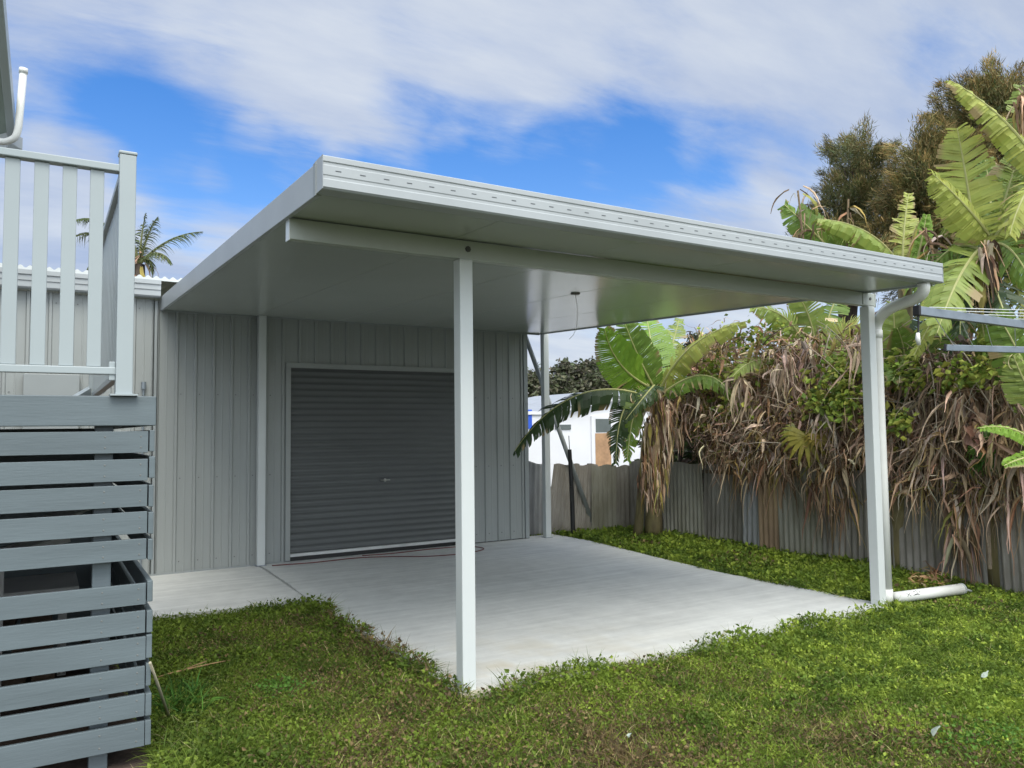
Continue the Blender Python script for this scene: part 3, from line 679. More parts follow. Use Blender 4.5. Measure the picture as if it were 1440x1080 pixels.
# plant B: leaves seen above the roof end
cB = dep(1272, 385, 9.0)
pB = thing('banana_plant', (cB[0]+.1, cB[1]+.1, 0), 'banana plant whose arching leaf rises just above the gutter end', 'banana plant', GB)
trunk_for(pB, (cB[0]+.1, cB[1]+.1, 0), cB)
for a, c, b, W, col, kw in (
    ((1272, 385, 9.0), (1235, 312, 8.9), (1150, 308, 8.8), .55, 'm', dict(q=.35, droop=.85, tear=.9)),
    ((1200, 385, 9.1), (1150, 330, 9.0), (1103, 288, 9.0), .52, 'g', dict(q=.75, droop=.35, tear=.55)),
    ((1270, 385, 9.0), (1268, 330, 9.1), (1278, 272, 9.2), .34, 'y', dict(q=.8, droop=.3, tear=.95, brown=.3)),
    ((1285, 390, 8.9), (1296, 340, 8.9), (1303, 302, 8.9), .26, 'b', dict(q=.9, droop=.1, tear=.1)),
    ((1275, 385, 9.0), (1300, 380, 8.6), (1322, 470, 8.3), .5, 'g', dict(q=.6, droop=.4, tear=.7)),
    ((1200, 385, 9.1), (1175, 330, 9.2), (1165, 318, 9.4), .4, 'm', dict(q=.5, droop=.5, tear=.8))):
    L_(pB, a, c, b, W, col, **kw)
m = MB().add(*dead_strips([dep(1125, 270, 9), dep(1130, 300, 9), dep(1145, 320, 9), dep(1192, 300, 9)], 40, (.2, .6), (.01, .05), .05, grav=.5))
m.add(*dead_strips([dep(1300+k*6, 320+k*16, 8.8) for k in range(4)], 26, (.3, .6), (.02, .07), .04)); m.tube([dep(1130, 340, 9), dep(1122, 268, 9)], .012, 6, col=(.3, .22, .14)); m.tube([dep(1190, 380, 9), dep(1193, 280, 9)], .012, 6, col=(.3, .22, .14))
m.build('dead_leaves', DEADM, pB)
# plant C: the big upright pale leaf
cC = dep(1385, 350, 7.6)
pC = thing('banana_plant', (cC[0]+.1, cC[1]+.05, 0), 'tall banana plant with big upright yellow green torn leaf at the right edge', 'banana plant', GB)
trunk_for(pC, (cC[0]+.1, cC[1]+.05, 0), cC, .13)
for a, c, b, W, col, kw in (
    ((1372, 345, 7.6), (1362, 260, 7.5), (1346, 180, 7.5), .60, 'y', dict(q=.95, droop=.2, tear=.85)),
    ((1390, 330, 7.5), (1362, 290, 7.3), (1312, 245, 7.2), .52, 'y', dict(q=.6, droop=.75, tear=.9)),
    ((1378, 350, 7.6), (1345, 380, 7.2), (1318, 468, 7.0), .55, 'm', dict(q=.85, droop=.3, tear=.6)),
    ((1392, 345, 7.6), (1420, 330, 7.3), (1452, 400, 7.1), .55, 'g', dict(q=.7, droop=.4, tear=.8)),
    ((1390, 345, 7.6), (1415, 280, 7.6), (1432, 215, 7.7), .55, 'm', dict(q=.9, droop=.2, tear=.8)),
    ((1392, 345, 7.6), (1430, 280, 7.4), (1480, 275, 7.3), .5, 'y', dict(q=.6, droop=.6, tear=.9)),
    ((1375, 350, 7.6), (1340, 330, 7.8), (1300, 390, 7.9), .5, 'g', dict(q=.6, droop=.6, tear=.8)),
    ((1385, 352, 7.6), (1395, 400, 7.3), (1425, 470, 7.0), .5, 'd', dict(q=.8, droop=.4, tear=.7)),
    ((1380, 352, 7.6), (1350, 400, 7.5), (1350, 470, 7.3), .5, 'd', dict(q=.8, droop=.4, tear=.7)),
    ((1388, 345, 7.8), (1400, 300, 8.1), (1385, 225, 8.2), .5, 'g', dict(q=.9, droop=.2, tear=.8)),
    ((1395, 360, 7.5), (1425, 360, 7.3), (1440, 450, 7.2), .36, 'y', dict(q=.8, droop=.4, tear=.9)),
    ((1375, 365, 7.6), (1335, 400, 7.4), (1285, 500, 7.4), .38, 'y', dict(q=.8, droop=.4, tear=.9)),
    ((1392, 350, 7.7), (1425, 290, 7.9), (1450, 320, 8.0), .36, 'b', dict(q=.8, droop=.4, tear=.9)),
    ((1380, 345, 7.8), (1345, 290, 8.1), (1325, 330, 8.2), .34, 'm', dict(q=.7, droop=.5, tear=.9)),
    ((1382, 350, 7.5), (1370, 420, 7.4), (1390, 500, 7.3), .34, 'm', dict(q=.8, droop=.4, tear=.9))):
    L_(pC, a, c, b, W, col, **kw)
m = MB().add(*dead_strips([dep(1388+rnd.uniform(-6, 6), y, 7.4) for y in range(340, 400, 6)], 130, (.3, .7), (.02, .08), .03, out=(0, 0, -1), noise=.12))
m.build('dead_leaves', DEADM, pC)
# plant D: tall one leaning in from the right frame edge
cD = dep(1475, 250, 7.2)
pD = thing('banana_plant', (cD[0]+.1, cD[1]+.0, 0), 'tallest banana plant with a long leaf sweeping in from the upper right corner', 'banana plant', GB)
trunk_for(pD, (cD[0]+.1, cD[1], 0), cD, .14)
for a, c, b, W, col, kw in (
    ((1470, 245, 7.2), (1420, 160, 7.2), (1336, 113, 7.2), .42, 'y', dict(q=.45, droop=.8, tear=.9)),
    ((1470, 245, 7.2), (1440, 200, 7.4), (1438, 120, 7.5), .5, 'm', dict(q=.8, droop=.3, tear=.8)),
    ((1475, 250, 7.2), (1440, 250, 7.0), (1420, 330, 6.9), .5, 'y', dict(q=.5, droop=.6, tear=.8)),
    ((1475, 250, 7.2), (1500, 200, 7.0), (1560, 230, 6.9), .5, 'm', dict(q=.5, droop=.6, tear=.8))):
    L_(pD, a, c, b, W, col, **kw)
MB().add(*dead_strips([dep(1440, 130+k*8, 7.3) for k in range(4)], 50, (.2, .45), (.02, .08), .03, out=(0, 0, -1), noise=.12)).build('dead_leaves', DEADM, pD)
# plant E: under the roof edge
cE = dep(1145, 540, 9.9)
pE = thing('banana_plant', (cE[0]+.1, cE[1]+.1, 0), 'banana plant with green leaves fanned right under the carport roof edge', 'banana plant', GB)
trunk_for(pE, (cE[0]+.1, cE[1]+.1, 0), cE)
for a, c, b, W, col, kw in (
    ((1145, 540, 9.9), (1130, 430, 9.8), (1055, 432, 9.7), .5, 'm', dict(q=.6, droop=.6, tear=.8)),
    ((1150, 530, 9.9), (1150, 440, 9.8), (1110, 400, 9.8), .5, 'm', dict(q=.8, droop=.4, tear=.7)),
    ((1150, 530, 9.9), (1180, 440, 9.8), (1225, 460, 9.6), .55, 'y', dict(q=.7, droop=.5, tear=.7, brown=.3)),
    ((1150, 530, 9.9), (1190, 470, 9.6), (1205, 520, 9.5), .45, 'm', dict(q=.8, droop=.3, tear=.7)),
    ((1150, 530, 9.9), (1160, 430, 10.), (1190, 400, 10.2), .5, 'g', dict(q=.7, droop=.4, tear=.6)),
    ((1140, 530, 9.9), (1070, 480, 9.8), (1030, 530, 9.7), .45, 'm', dict(q=.6, droop=.5, tear=.9, brown=.3))):
    L_(pE, a, c, b, W, col, **kw)
# plant G: between posts and clothesline
cG = dep(1262, 560, 8.3)
pG = thing('banana_plant', (cG[0]+.1, cG[1]+.1, 0), 'young banana plant with broad smooth leaves just right of the downpipe', 'banana plant', GB)
trunk_for(pG, (cG[0]+.1, cG[1]+.1, 0), cG, .1)
for a, c, b, W, col, kw in (
    ((1265, 560, 8.3), (1258, 470, 8.2), (1256, 425, 8.2), .40, 'm', dict(q=.95, droop=.15, tear=.1)),
    ((1268, 560, 8.3), (1280, 500, 8.2), (1262, 462, 8.0), .45, 'g', dict(q=.9, droop=.3, tear=.2)),
    ((1268, 565, 8.3), (1275, 495, 8.0), (1255, 535, 7.9), .42, 'g', dict(q=.95, droop=.2, tear=.1)),
    ((1270, 560, 8.3), (1300, 480, 8.1), (1345, 440, 8.0), .45, 'g', dict(q=.8, droop=.35, tear=.5)),
    ((1270, 560, 8.3), (1295, 520, 8.2), (1300, 430, 8.3), .45, 'd', dict(q=.8, droop=.3, tear=.5)),
    ((1272, 560, 8.3), (1320, 500, 8.1), (1365, 500, 7.9), .40, 'd', dict(q=.7, droop=.5, tear=.5))):
    L_(pG, a, c, b, W, col, **kw)
# plant H: low one at right edge
cH = dep(1470, 640, 6.9)
pH = thing('banana_plant', (cH[0], cH[1], 0), 'low banana plant with bright lime leaf poking in at the right edge', 'banana plant', GB)
trunk_for(pH, cH*np.array([1, 1, 0]), cH, .1)
for a, c, b, W, col, kw in (
    ((1475, 640, 6.9), (1430, 590, 6.8), (1378, 602, 6.7), .21, 'b', dict(q=.55, droop=.5, tear=.15, brown=.03)),
    ((1475, 640, 6.9), (1440, 640, 6.7), (1412, 655, 6.6), .18, 'b', dict(q=.8, droop=.3, tear=.2, brown=.03)),
    ((1475, 600, 6.9), (1430, 480, 6.9), (1400, 440, 6.9), .45, 'g', dict(q=.8, droop=.3, tear=.5)),
    ((1475, 600, 6.9), (1440, 540, 6.9), (1425, 500, 6.9), .4, 'm', dict(q=.8, droop=.3, tear=.5))):
    L_(pH, a, c, b, W, col, **kw)
# hidden-crown plants that carry the dead skirts
for i, (px, py, D, lab) in enumerate(((1000, 560, 10.6, 'banana plant in dead brown leaves right of the slab corner plant'), (1075, 540, 10.2, 'banana plant in dead brown leaves over the rusty fence sheet'),
        (1205, 500, 8.9, 'banana plant in dead leaves directly behind the right front post'), (1330, 560, 7.9, 'banana plant in dead leaves beneath the clothesline arms'), (1405, 560, 7.4, 'thin stemmed banana plant in dead leaves above the drain pipe end'))):
    c = dep(px, py, D)+np.array([.42, .1, 0]); r = thing('banana_plant', (c[0]+.1, c[1]+.1, 0), lab, 'banana plant', GB)
    trunk_for(r, (c[0]+.1, c[1]+.1, 0), c+(.1, .1, -.0), .11)
    for k in range(6):
        an = rnd.uniform(0, 2*math.pi); le = rnd.uniform(.7, 1.0); o = np.array([math.cos(an), math.sin(an), 0])
        zt = rnd.uniform(.1, .5) if i < 3 else rnd.uniform(-.1, .3)
        banana_leaf(r, c+(.1, .1, -.05), c+(.1, .1, .45 if i not in (2,) else .2)+o*.3, c+(.1, .1, zt-.2)+o*le, .42, GR[rnd.choice('gmdmy')], q=.5, droop=.6, tear=.85, brown=.3, n=24)
    cc = [c+np.array([rnd.uniform(-.3, .1), rnd.uniform(-.35, .35), rnd.uniform(-.75, .15)]) for _ in range(30)]
    m = MB().add(*dead_strips(cc, 420, (.2, .5), (.015, .06), .12, noise=.4)); m.build('dead_leaves', DEADM, r)

# the big tangle of dead leaves and dry stalks hanging over the fence
cen = []
def zone(px0, px1, py0, py1, n, X0=5.45, X1=6.0):
    for _ in range(n):
        px = rnd.uniform(px0, px1); py = rnd.uniform(py0, py1); cen.append(at(px, py, 'x', rnd.uniform(X0, X1)))
zone(975, 1240, 465, 590, 130); zone(1240, 1460, 500, 620, 120, 5.5, 6.0); zone(960, 1000, 520, 610, 22); zone(950, 1240, 560, 610, 60, 5.38, 5.55)
zone(990, 1240, 590, 650, 70, 5.40, 5.56); zone(1250, 1460, 600, 680, 50, 5.42, 5.6)
m = MB().add(*dead_strips(cen, 10500, (.10, .42), (.006, .048), .10, out=(-.2, 0, .1), grav=rg.uniform(.1, .55, 10500), noise=.34))
c2 = [at(px, py, 'x', 5.5) for px, py in ((1085, 600), (1092, 640), (1110, 650), (1140, 680), (1165, 660), (1170, 700), (1195, 690), (1340, 700), (1350, 740), (1360, 700), (1375, 680), (1420, 690), (1440, 700), (1300, 660), (1060, 650), (1030, 640), (1180, 640), (1330, 640), (1395, 600))]
m.add(*dead_strips(c2, 420, (.3, .8), (.01, .04), .05, out=(-.1, 0, -.6), grav=.5, noise=.14))
for _ in range(44):
    px = rnd.uniform(965, 1455); py = rnd.uniform(480, 610)+(30 if px > 1250 else 0); X = rnd.uniform(5.25, 5.5); hue = rnd.choice([(.66, .54, .43), (.52, .42, .34), (.58, .50, .44), (.42, .31, .21), (.34, .26, .19)])
    m.add(*dead_strips([at(px, py, 'x', X)], 30, (.2, .6), (.010, .055), .06, out=(0, rnd.uniform(-.8, .8), -1.0), grav=.3, noise=.2, cols=[hue, tuple(c*.75 for c in hue), tuple(c*.5 for c in hue)]))
desc(m.build('dead_foliage', DEADM), 'tangle of dead brown banana leaves hanging over the long iron fence', 'dead leaves', kind='stuff')
# dry stalks
m = MB()
for _ in range(330):
    px = rnd.uniform(960, 1450); py = rnd.uniform(470, 640); p = at(px, py, 'x', rnd.uniform(5.2, 5.8)); L = rnd.uniform(.2, .8)
    d_ = unit(np.array([rnd.uniform(-.2, .1), rnd.uniform(-1, 1), rnd.uniform(-1.3, .5)])); q_ = p+d_*L
    k_ = rnd.choice([(.42, .34, .25), (.30, .22, .15), (.52, .45, .36), (.2, .15, .11)])
    m.tube(bez(p, (p+q_)/2+np.array([rnd.uniform(-.1, .1), 0, rnd.uniform(0, .2)]), q_, 7), np.linspace(rnd.uniform(.004, .010), .002, 7), 5, col=k_)
desc(m.build('dry_stalks', DEADM, smooth=True), 'dry leaf stalks criss-crossing through the dead foliage above the fence', 'stalks', kind='stuff')
# ringed thin stems in front of the tangle
for (px, py0, py1, X, lab) in ((1388, 520, 800, 5.42, 'thin ringed cane rising above the drain pipe end'), (1261, 500, 690, 5.5, 'reddish ringed cane hugging the downpipe'), (1100, 560, 640, 5.5, 'short ringed cane above the rusty fence sheet')):
    a = at(px, py0, 'x', X); b = at(px+4, py1, 'x', X); b[2] = max(b[2], -.05)
    r = np.array([.018+.004*(i % 2) for i in range(30)]); desc(MB().tube(bez(b, (a+b)/2+(0, .03, 0), a, 30), r, 8).build('cane', mat('cane_bark', (.22, .17, .12), .8, .4, 12)), lab, 'cane', 'ringed canes')
# vine leaves in patches
m = MB(); pat = [(1175, 560, 45, 40, 5.4, 500), (1190, 520, 30, 25, 5.5, 260), (1270, 520, 30, 20, 5.5, 220), (1300, 535, 45, 15, 5.5, 220), (1265, 590, 14, 20, 5.4, 110), (1010, 520, 40, 25, 5.6, 200), (1360, 520, 40, 25, 5.4, 160), (1400, 490, 40, 30, 5.6, 160), (1060, 475, 60, 25, 5.7, 200), (1030, 570, 30, 20, 5.5, 120), (980, 590, 25, 25, 5.6, 120)]
for px, py, rx, ry, X, n in pat:
    X -= .2; c = at(px, py, 'x', X); P = np.array([at(px+rg.normal(0, .5)*rx, py+rg.normal(0, .5)*ry, 'x', X+rg.uniform(-.08, .12)) for _ in range(n)])
    m.add(*leafcloud(P, rg.uniform(.05, .11, n), palette(n, [(.24, .33, .05), (.36, .40, .07), (.12, .18, .03), (.30, .33, .06)], None, .2), .5, .6, unit(CAM-c)))
desc(m.build('vine', FOLM), 'small leaved yellow green vine creeping through the dead leaves', 'vine', kind='stuff')
def split_leaf(parent, c, R, col, tipdir, name='leaf'):
    """monstera-like leaf with finger lobes"""
    c = np.array(c, float); nrm = unit(CAM-c+np.array([0, 0, 1.5])); t = np.array(tipdir, float); t = unit(t-nrm*(t@nrm)); s = np.cross(nrm, t); m = MB()
    for k in range(-6, 7):
        a = k*.36; rr = R*(1-.045*abs(k)); d0 = t*math.cos(a)+s*math.sin(a); d1 = t*math.cos(a+.02)+s*math.sin(a+.02)
        w = .055*R/.2*1.0
        pts = [c, c+d0*rr*.35, c+d0*rr*.7-nrm*.01, c+d0*rr-nrm*.05-np.array([0, 0, .03])]; ws = [.012, w*.55, w*.5, .006]
        sd = np.cross(nrm, d0); V = []
        for p, ww in zip(pts, ws): V += [p-sd*ww*.5, p+sd*ww*.5+nrm*.008]
        m.add(V, [(0, 1, 3, 2), (2, 3, 5, 4), (4, 5, 7, 6)], np.tile(np.array(col)*rnd.uniform(.8, 1.2), (8, 1)))
    return m.build(name, LEAFM, parent)
ph = thing('philodendron', at(1130, 640, 'x', 5.4), 'yellowing split leaf plant hanging before the fence at the rusty sheet', 'plant')
c = at(1133, 612, 'x', 5.16); split_leaf(ph, c, .34, (.30, .27, .05), (0, -.1, -1)); split_leaf(ph, c+(.05, .16, .03), .23, (.22, .24, .04), (0, .6, -.8)); split_leaf(ph, c+(.03, -.15, .0), .21, (.32, .25, .05), (0, -.6, -.8))
MB().tube([c, c+(.2, 0, .25), c+(.55, .05, .2)], .008, 6).build('stalk', BARK, ph)
ph = thing('philodendron', at(1395, 650, 'x', 5.4), 'dark green split leaf plant low at the right over the fence', 'plant')
for dx_, dy_, R, cc_, td in ((0, 0, .26, (.05, .12, .02), (0, -.4, -.8)), (-18, 12, .2, (.06, .14, .02), (0, .7, -.6)), (14, -14, .22, (.08, .17, .03), (0, -.9, -.2)), (22, 8, .24, (.05, .11, .02), (0, -.5, -.8)), (0, -35, .2, (.07, .15, .02), (0, .2, .9)), (-25, -12, .18, (.09, .17, .03), (0, .9, .1)), (40, -5, .24, (.06, .13, .02), (0, -.8, -.5))):
    split_leaf(ph, at(1392+dx_*.8, 640+dy_*.8, 'x', 5.3), R*.62, tuple(1.2*q_ for q_ in cc_), td)
MB().tube([at(1392, 640, 'x', 5.1), at(1400, 600, 'x', 5.3), at(1405, 560, 'x', 5.7)], .008, 6).build('stalk', BARK, ph)
# large crumpled pinkish dead leaves
m = MB().add(*dead_strips([at(px, py, 'x', 5.32) for px, py in ((1368, 600), (1385, 615), (1400, 610), (1410, 630), (1362, 585))], 34, (.15, .4), (.08, .16), .06, cols=[(.50, .33, .25), (.42, .28, .2), (.55, .40, .32)], noise=.35))
desc(m.build('withered_leaves', DEADM), 'clump of pinkish crumpled leaves beside the dark split leaf plant', 'dead leaves', kind='stuff')
# small fan palm frond glimpse beyond
fp = thing('fan_palm', at(960, 700, 'x', 6.3)*np.array([1, 1, 0]), 'small palm with a grey green fan frond behind the slab corner banana plant', 'palm')
c = at(955, 575, 'x', 6.2)
for k in range(3):
    cc = c+np.array([.1*k, .15*k, -.12*k]); N = 26; an = np.linspace(-1.5, 1.5, N); D = np.stack([np.zeros(N)-.1, np.sin(an), np.cos(an)*.6-.1], 1)
    MB().add(*ribbons(np.tile(cc, (N, 1)), D, .42, .022, 5, .12, .02, .2, palette(N, [(.15, .22, .2), (.10, .17, .12)]))).build('frond', FOLM, fp)
MB().tube([c*np.array([1, 1, 0])-(0, 0, .05), c], .04, 8).build('trunk', TRUNK, fp)

# dark undergrowth behind the fence
N = 26000
P = np.stack([rg.uniform(6.0, 8.4, N), rg.uniform(-4.5, 6.2, N), 0*rg.random(N)], 1); P[:, 2] = rg.random(N)**.8*(1.95+.5*np.sin(P[:, 1]*1.7)+.25*np.sin(P[:, 1]*4.1+P[:, 0]))
P = P[~((P[:, 1] > 4.6) & (P[:, 0] < 6.6))]
N = len(P)
m = MB().add(*leafcloud(P, rg.uniform(.10, .24, N), palette(N, [(.07, .11, .03), (.045, .065, .02), (.14, .11, .075), (.10, .16, .035), (.09, .07, .05)], None, .2), .6, .45))
desc(m.build('undergrowth', FOLM), 'dark dense shrubbery filling the gaps behind the iron fence', 'shrubbery', kind='stuff')
# pile of dry leaves on grass
dl = thing('leaf_pile', at(1310, 812, 'z', 0), 'small pile of orange brown dry leaves on the grass behind the drain pipe', 'leaf pile')
cc = [at(1290+k*7, 822-k*2.4+rnd.uniform(-3, 3), 'z', .03) for k in range(10)]
P = np.array(cc)[rg.integers(0, 10, 150)]+rg.normal(0, .05, (150, 3))*np.array([1, 1, .5]); P[:, 2] = np.maximum(P[:, 2], .0)
D = rg.normal(0, 1, (150, 3)); D[:, 2] = np.abs(D[:, 2])*.3
MB().add(*ribbons(P, D, rg.uniform(.1, .28, 150), rg.uniform(.015, .04, 150), 5, .12, .45, .4, palette(150, [(.45, .27, .13), (.55, .38, .22), (.3, .17, .09)], None, .2), .4)).build('dry_leaf', DEADM, dl)
dl = thing('leaf_pile', at(1432, 818, 'z', 0), 'scrap of reddish dry leaves against the fence foot at the right edge', 'leaf pile')
P = at(1434, 818, 'z', .03)+rg.normal(0, .07, (60, 3))*np.array([1, 1, .4]); D = rg.normal(0, 1, (60, 3)); D[:, 2] = abs(D[:, 2])*.3
MB().add(*ribbons(P, D, rg.uniform(.1, .2, 60), rg.uniform(.015, .04, 60), 5, .12, .45, .4, palette(60, [(.45, .25, .15), (.5, .33, .22)], None, .2), .4)).build('dry_leaf', DEADM, dl)

# ------------------------------------------------------------------ background trees
def needle_tree(root, blobs, D, n_per, cols, L=(.07, .17), W=.013):
    m = MB()
    for (px, py, rx, ry) in blobs:
        c = dep(px+4, py+32, D+rnd.uniform(-.6, .6)); s = D/F
        R = np.array([rx*s, rx*s, ry*s])*.66; n = int(n_per*2.7*rx*ry/900)
        nc = max(5, n//230); cl_ = ellips(nc, c, R, .35); i = rg.integers(0, nc, n)
        pd = unit((cl_-c)/R+np.array([0, 0, .7])+rg.normal(0, .35, (nc, 3))); tt = rg.random(n)[:, None]**.8; pl_ = (rg.uniform(.35, .75, nc)*D/16)[i][:, None]
        P = cl_[i]+pd[i]*tt*pl_+rg.normal(0, 1, (n, 3))*(.13-.085*tt)
        Dv = unit(pd[i]+rg.normal(0, .45, (n, 3)))
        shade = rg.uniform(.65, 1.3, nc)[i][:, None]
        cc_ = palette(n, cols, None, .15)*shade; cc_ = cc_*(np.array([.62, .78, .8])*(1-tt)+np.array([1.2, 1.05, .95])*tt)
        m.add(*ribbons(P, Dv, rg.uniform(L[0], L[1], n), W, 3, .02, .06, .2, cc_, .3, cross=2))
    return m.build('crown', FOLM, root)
def limbs(root, base, tips, r=.18):
    m = MB(); base = np.array(base, float); fork = base+np.array([0, 0, 2.6])
    m.tube([base-(0, 0, .1), base+(.05, 0, 1.3), fork], [r, r*.85, r*.7], 10)
    for t in tips: m.tube(bez(fork-(0, 0, .2), (fork+t)/2+np.array([0, 0, .4]), t, 8), np.linspace(r*.5, .02, 8), 7)
    return m.build('trunk', TRUNK, root, smooth=True)
OC = [(.37, .29, .12), (.27, .23, .09), (.43, .33, .15), (.15, .155, .06), (.17, .19, .07)]
D_ = 15.
cb_ = dep(1340, 330, D_)
ct = thing('casuarina_tree', (cb_[0], cb_[1], 0), 'big brownish green needle leaved tree rising behind the banana leaves', 'tree')
bl = [(1385, 140, 52, 45), (1430, 130, 45, 40), (1340, 150, 28, 26), (1460, 200, 60, 70), (1400, 210, 60, 50), (1330, 195, 48, 40), (1295, 225, 38, 34), (1350, 260, 60, 50), (1285, 270, 42, 36), (1262, 300, 40, 34), (1320, 310, 50, 40), (1238, 330, 34, 30), (1400, 300, 60, 50), (1290, 345, 50, 34), (1215, 350, 30, 24), (1290, 180, 12, 18), (1355, 110, 22, 16), (1400, 95, 20, 12)]
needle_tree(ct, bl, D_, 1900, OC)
limbs(ct, (cb_[0], cb_[1], 0), [dep(x, y, D_) for x, y in ((1385, 140), (1330, 195), (1285, 270), (1262, 300), (1430, 150), (1320, 310), (1400, 220), (1238, 330), (1350, 260))], .22)
ct2b = dep(1185, 330, 17.)
ct2 = thing('casuarina_tree', (ct2b[0], ct2b[1], 0), 'smaller dark olive needle leaved tree left of the big one', 'tree')
bl = [(1202, 195, 34, 20), (1225, 215, 22, 22), (1185, 190, 18, 12), (1188, 235, 34, 26), (1210, 250, 26, 22), (1170, 262, 22, 18), (1165, 300, 28, 22), (1195, 290, 34, 24), (1150, 330, 30, 22), (1230, 270, 16, 20), (1180, 340, 40, 24)]
needle_tree(ct2, bl, 17., 2200, [(.17, .18, .07), (.23, .21, .09), (.11, .14, .05), (.27, .22, .10)])
limbs(ct2, (ct2b[0], ct2b[1], 0), [dep(x, y, 17.) for x, y in ((1202, 195), (1225, 215), (1188, 235), (1165, 300), (1195, 290), (1170, 262))], .16)
# distant gum trees
GT = 'distant gum trees on the skyline'
for (px, py, rx, ry, D, lab) in ((752, 545, 26, 26, 55, 'olive gum crown just behind the rear post on the skyline'), (815, 525, 36, 20, 60, 'tallest gum crown between the rear post and the banana leaves'), (850, 540, 34, 24, 55, 'gum crown half hidden by the bright banana leaf'), (790, 550, 34, 22, 50, 'low gum crown above the white house, right of the rear post'),
        (900, 545, 40, 28, 55, 'gum crown wholly screened by the slab corner banana plant'), (985, 500, 30, 30, 40, 'bare twiggy crown showing pale above the dead leaves')):
    c = dep(px, py, D); s = D/F; r = thing('gum_tree', (c[0], c[1], 0), lab, 'tree', GT)
    n = 3200; nc = 46; cl_ = ellips(nc, c, (rx*s, rx*s, ry*s), .3); i = rg.integers(0, nc, n); P = cl_[i]+rg.normal(0, .16*ry*s, (n, 3))
    sh = rg.uniform(.6, 1.3, nc)[i][:, None]
    MB().add(*leafcloud(P, rg.uniform(.2, .5, n)*D/55, palette(n, [(.12, .135, .07), (.08, .095, .045), (.16, .16, .10), (.13, .12, .09)], None, .15)*sh, .3, .5)).build('crown', FOLM, r)
    m = MB(); m.tube([(c[0], c[1], -.1), (c[0], c[1], c[2]*.5), c], [.35, .28, .15], 8)
    for k in range(7): m.tube([c+(0, 0, -ry*s*.5), cl_[k]], [.14, .03], 6)
    m.build('trunk', TRUNK, r)
# low distant hedge line so no bare horizon shows
c_ = []; 
for k in range(240):
    x_ = -60+k*.75; c_.append((x_, 62+4*math.sin(k*.7), 1.5+1.5*rnd.random()))
c_ = np.array(c_); i = rg.integers(0, len(c_), 24000); P = c_[i]+rg.normal(0, 1., (24000, 3))*np.array([.6, 1, .9]); P[:, 2] = np.abs(P[:, 2])
desc(MB().add(*leafcloud(P, rg.uniform(.5, 1.0, 24000), palette(24000, [(.08, .10, .045), (.06, .075, .035), (.11, .12, .07)], None, .2), .3, .6)).build('far_scrub', FOLM), 'line of distant scrub along the horizon', 'scrub', kind='stuff')
# palm behind the shed
pc = dep(196, 372, 15.); pl = thing('palm_tree', (pc[0], pc[1], 0), 'palm with feathery fronds behind the corrugated shed roof', 'palm')
MB().tube([(pc[0], pc[1], -.1), (pc[0]+.05, pc[1], pc[2]*.5), pc], [.16, .13, .10], 12).build('trunk', TRUNK, pl, smooth=True)
def frond(p0, pc_, p1, Lf, cols, n=40):
    Lf = Lf*.8
    mid = bez(p0, pc_, p1, n); T = unit(np.gradient(mid, axis=0)); up = np.array([0, 0, 1.]); m = MB()
    for sgn in (-1, 1):
        side = unit(np.cross(T, up))*sgn
        D = side*.75+T*.6+np.array([0, 0, .15]); tt = np.linspace(0, 1, n)
        m.add(*ribbons(mid[4:], D[4:], Lf*np.sin(np.pi*(tt[4:]*.85+.12)),    .022, 4, .35, .06, .2, palette(n-4, cols, None, .2), .2, cross=2))
    m.tube(mid, np.linspace(.03, .006, n), 6, col=(.16, .17, .07)); return m.build('frond', FOLM, pl)
PCOL = [(.09, .12, .04), (.13, .15, .06), (.06, .08, .03)]
for a, c, L in (((285, 326), (235, 328), .45), ((88, 345), (140, 300), .6), ((100, 312), (150, 290), .5), ((222, 305), (205, 330), .4), ((240, 372), (225, 340), .4), ((150, 330), (175, 310), .5), ((215, 392), (212, 350), .3), ((120, 385), (150, 335), .5), ((175, 300), (185, 330), .4), ((160, 390), (178, 345), .4), ((205, 300), (198, 330), .35)):
    dd = 15+rnd.uniform(-.5, .5); frond(pc, dep(c[0], c[1], dd), dep(a[0], a[1], dd), L, PCOL)
MB().add(*dead_strips([pc+(0, 0, .1), pc-(0, 0, .3)], 60, (.3, .9), (.02, .06), .08)).build('dead_fronds', DEADM, pl)

# ------------------------------------------------------------------ grass
def vnoise(x, y, s, seed=0):
    r = np.random.default_rng(seed); T = r.random((64, 64)); x = x*s+31; y = y*s+17
    xi = np.floor(x).astype(int); yi = np.floor(y).astype(int); fx = x-xi; fy = y-yi; fx = fx*fx*(3-2*fx); fy = fy*fy*(3-2*fy)
    g_ = lambda a, b: T[a % 64, b % 64]
    return (g_(xi, yi)*(1-fx)+g_(xi+1, yi)*fx)*(1-fy)+(g_(xi, yi+1)*(1-fx)+g_(xi+1, yi+1)*fx)*fy
drypx = [(560, 900, .55, .9), (430, 880, .5, .45), (330, 900, .35, .6), (600, 990, .45, .7), (470, 960, .5, .55), (860, 1055, .5, .9), (820, 1000, .4, .5), (1200, 1040, .45, .85), (1290, 1050, .4, .8), (520, 1050, .4, .7), (700, 1060, .35, .6), (990, 950, .5, .35), (640, 940, .3, .4), (1000, 1060, .35, .6)]
dry = [(at(a, b, 'z', 0)[:2], r, k) for a, b, r, k in drypx]
def dryness(x, y):
    d = np.zeros(len(x))
    for c, r, k in dry: d = np.maximum(d, k*np.exp(-(((x-c[0])**2+(y-c[1])**2)/r**2)))
    d = d*(.5+vnoise(x, y, 3.1, 3)*.9)+.25*(vnoise(x, y, 1.3, 5) > .68)*vnoise(x, y, 7, 6)
    return np.clip(d, 0, 1)
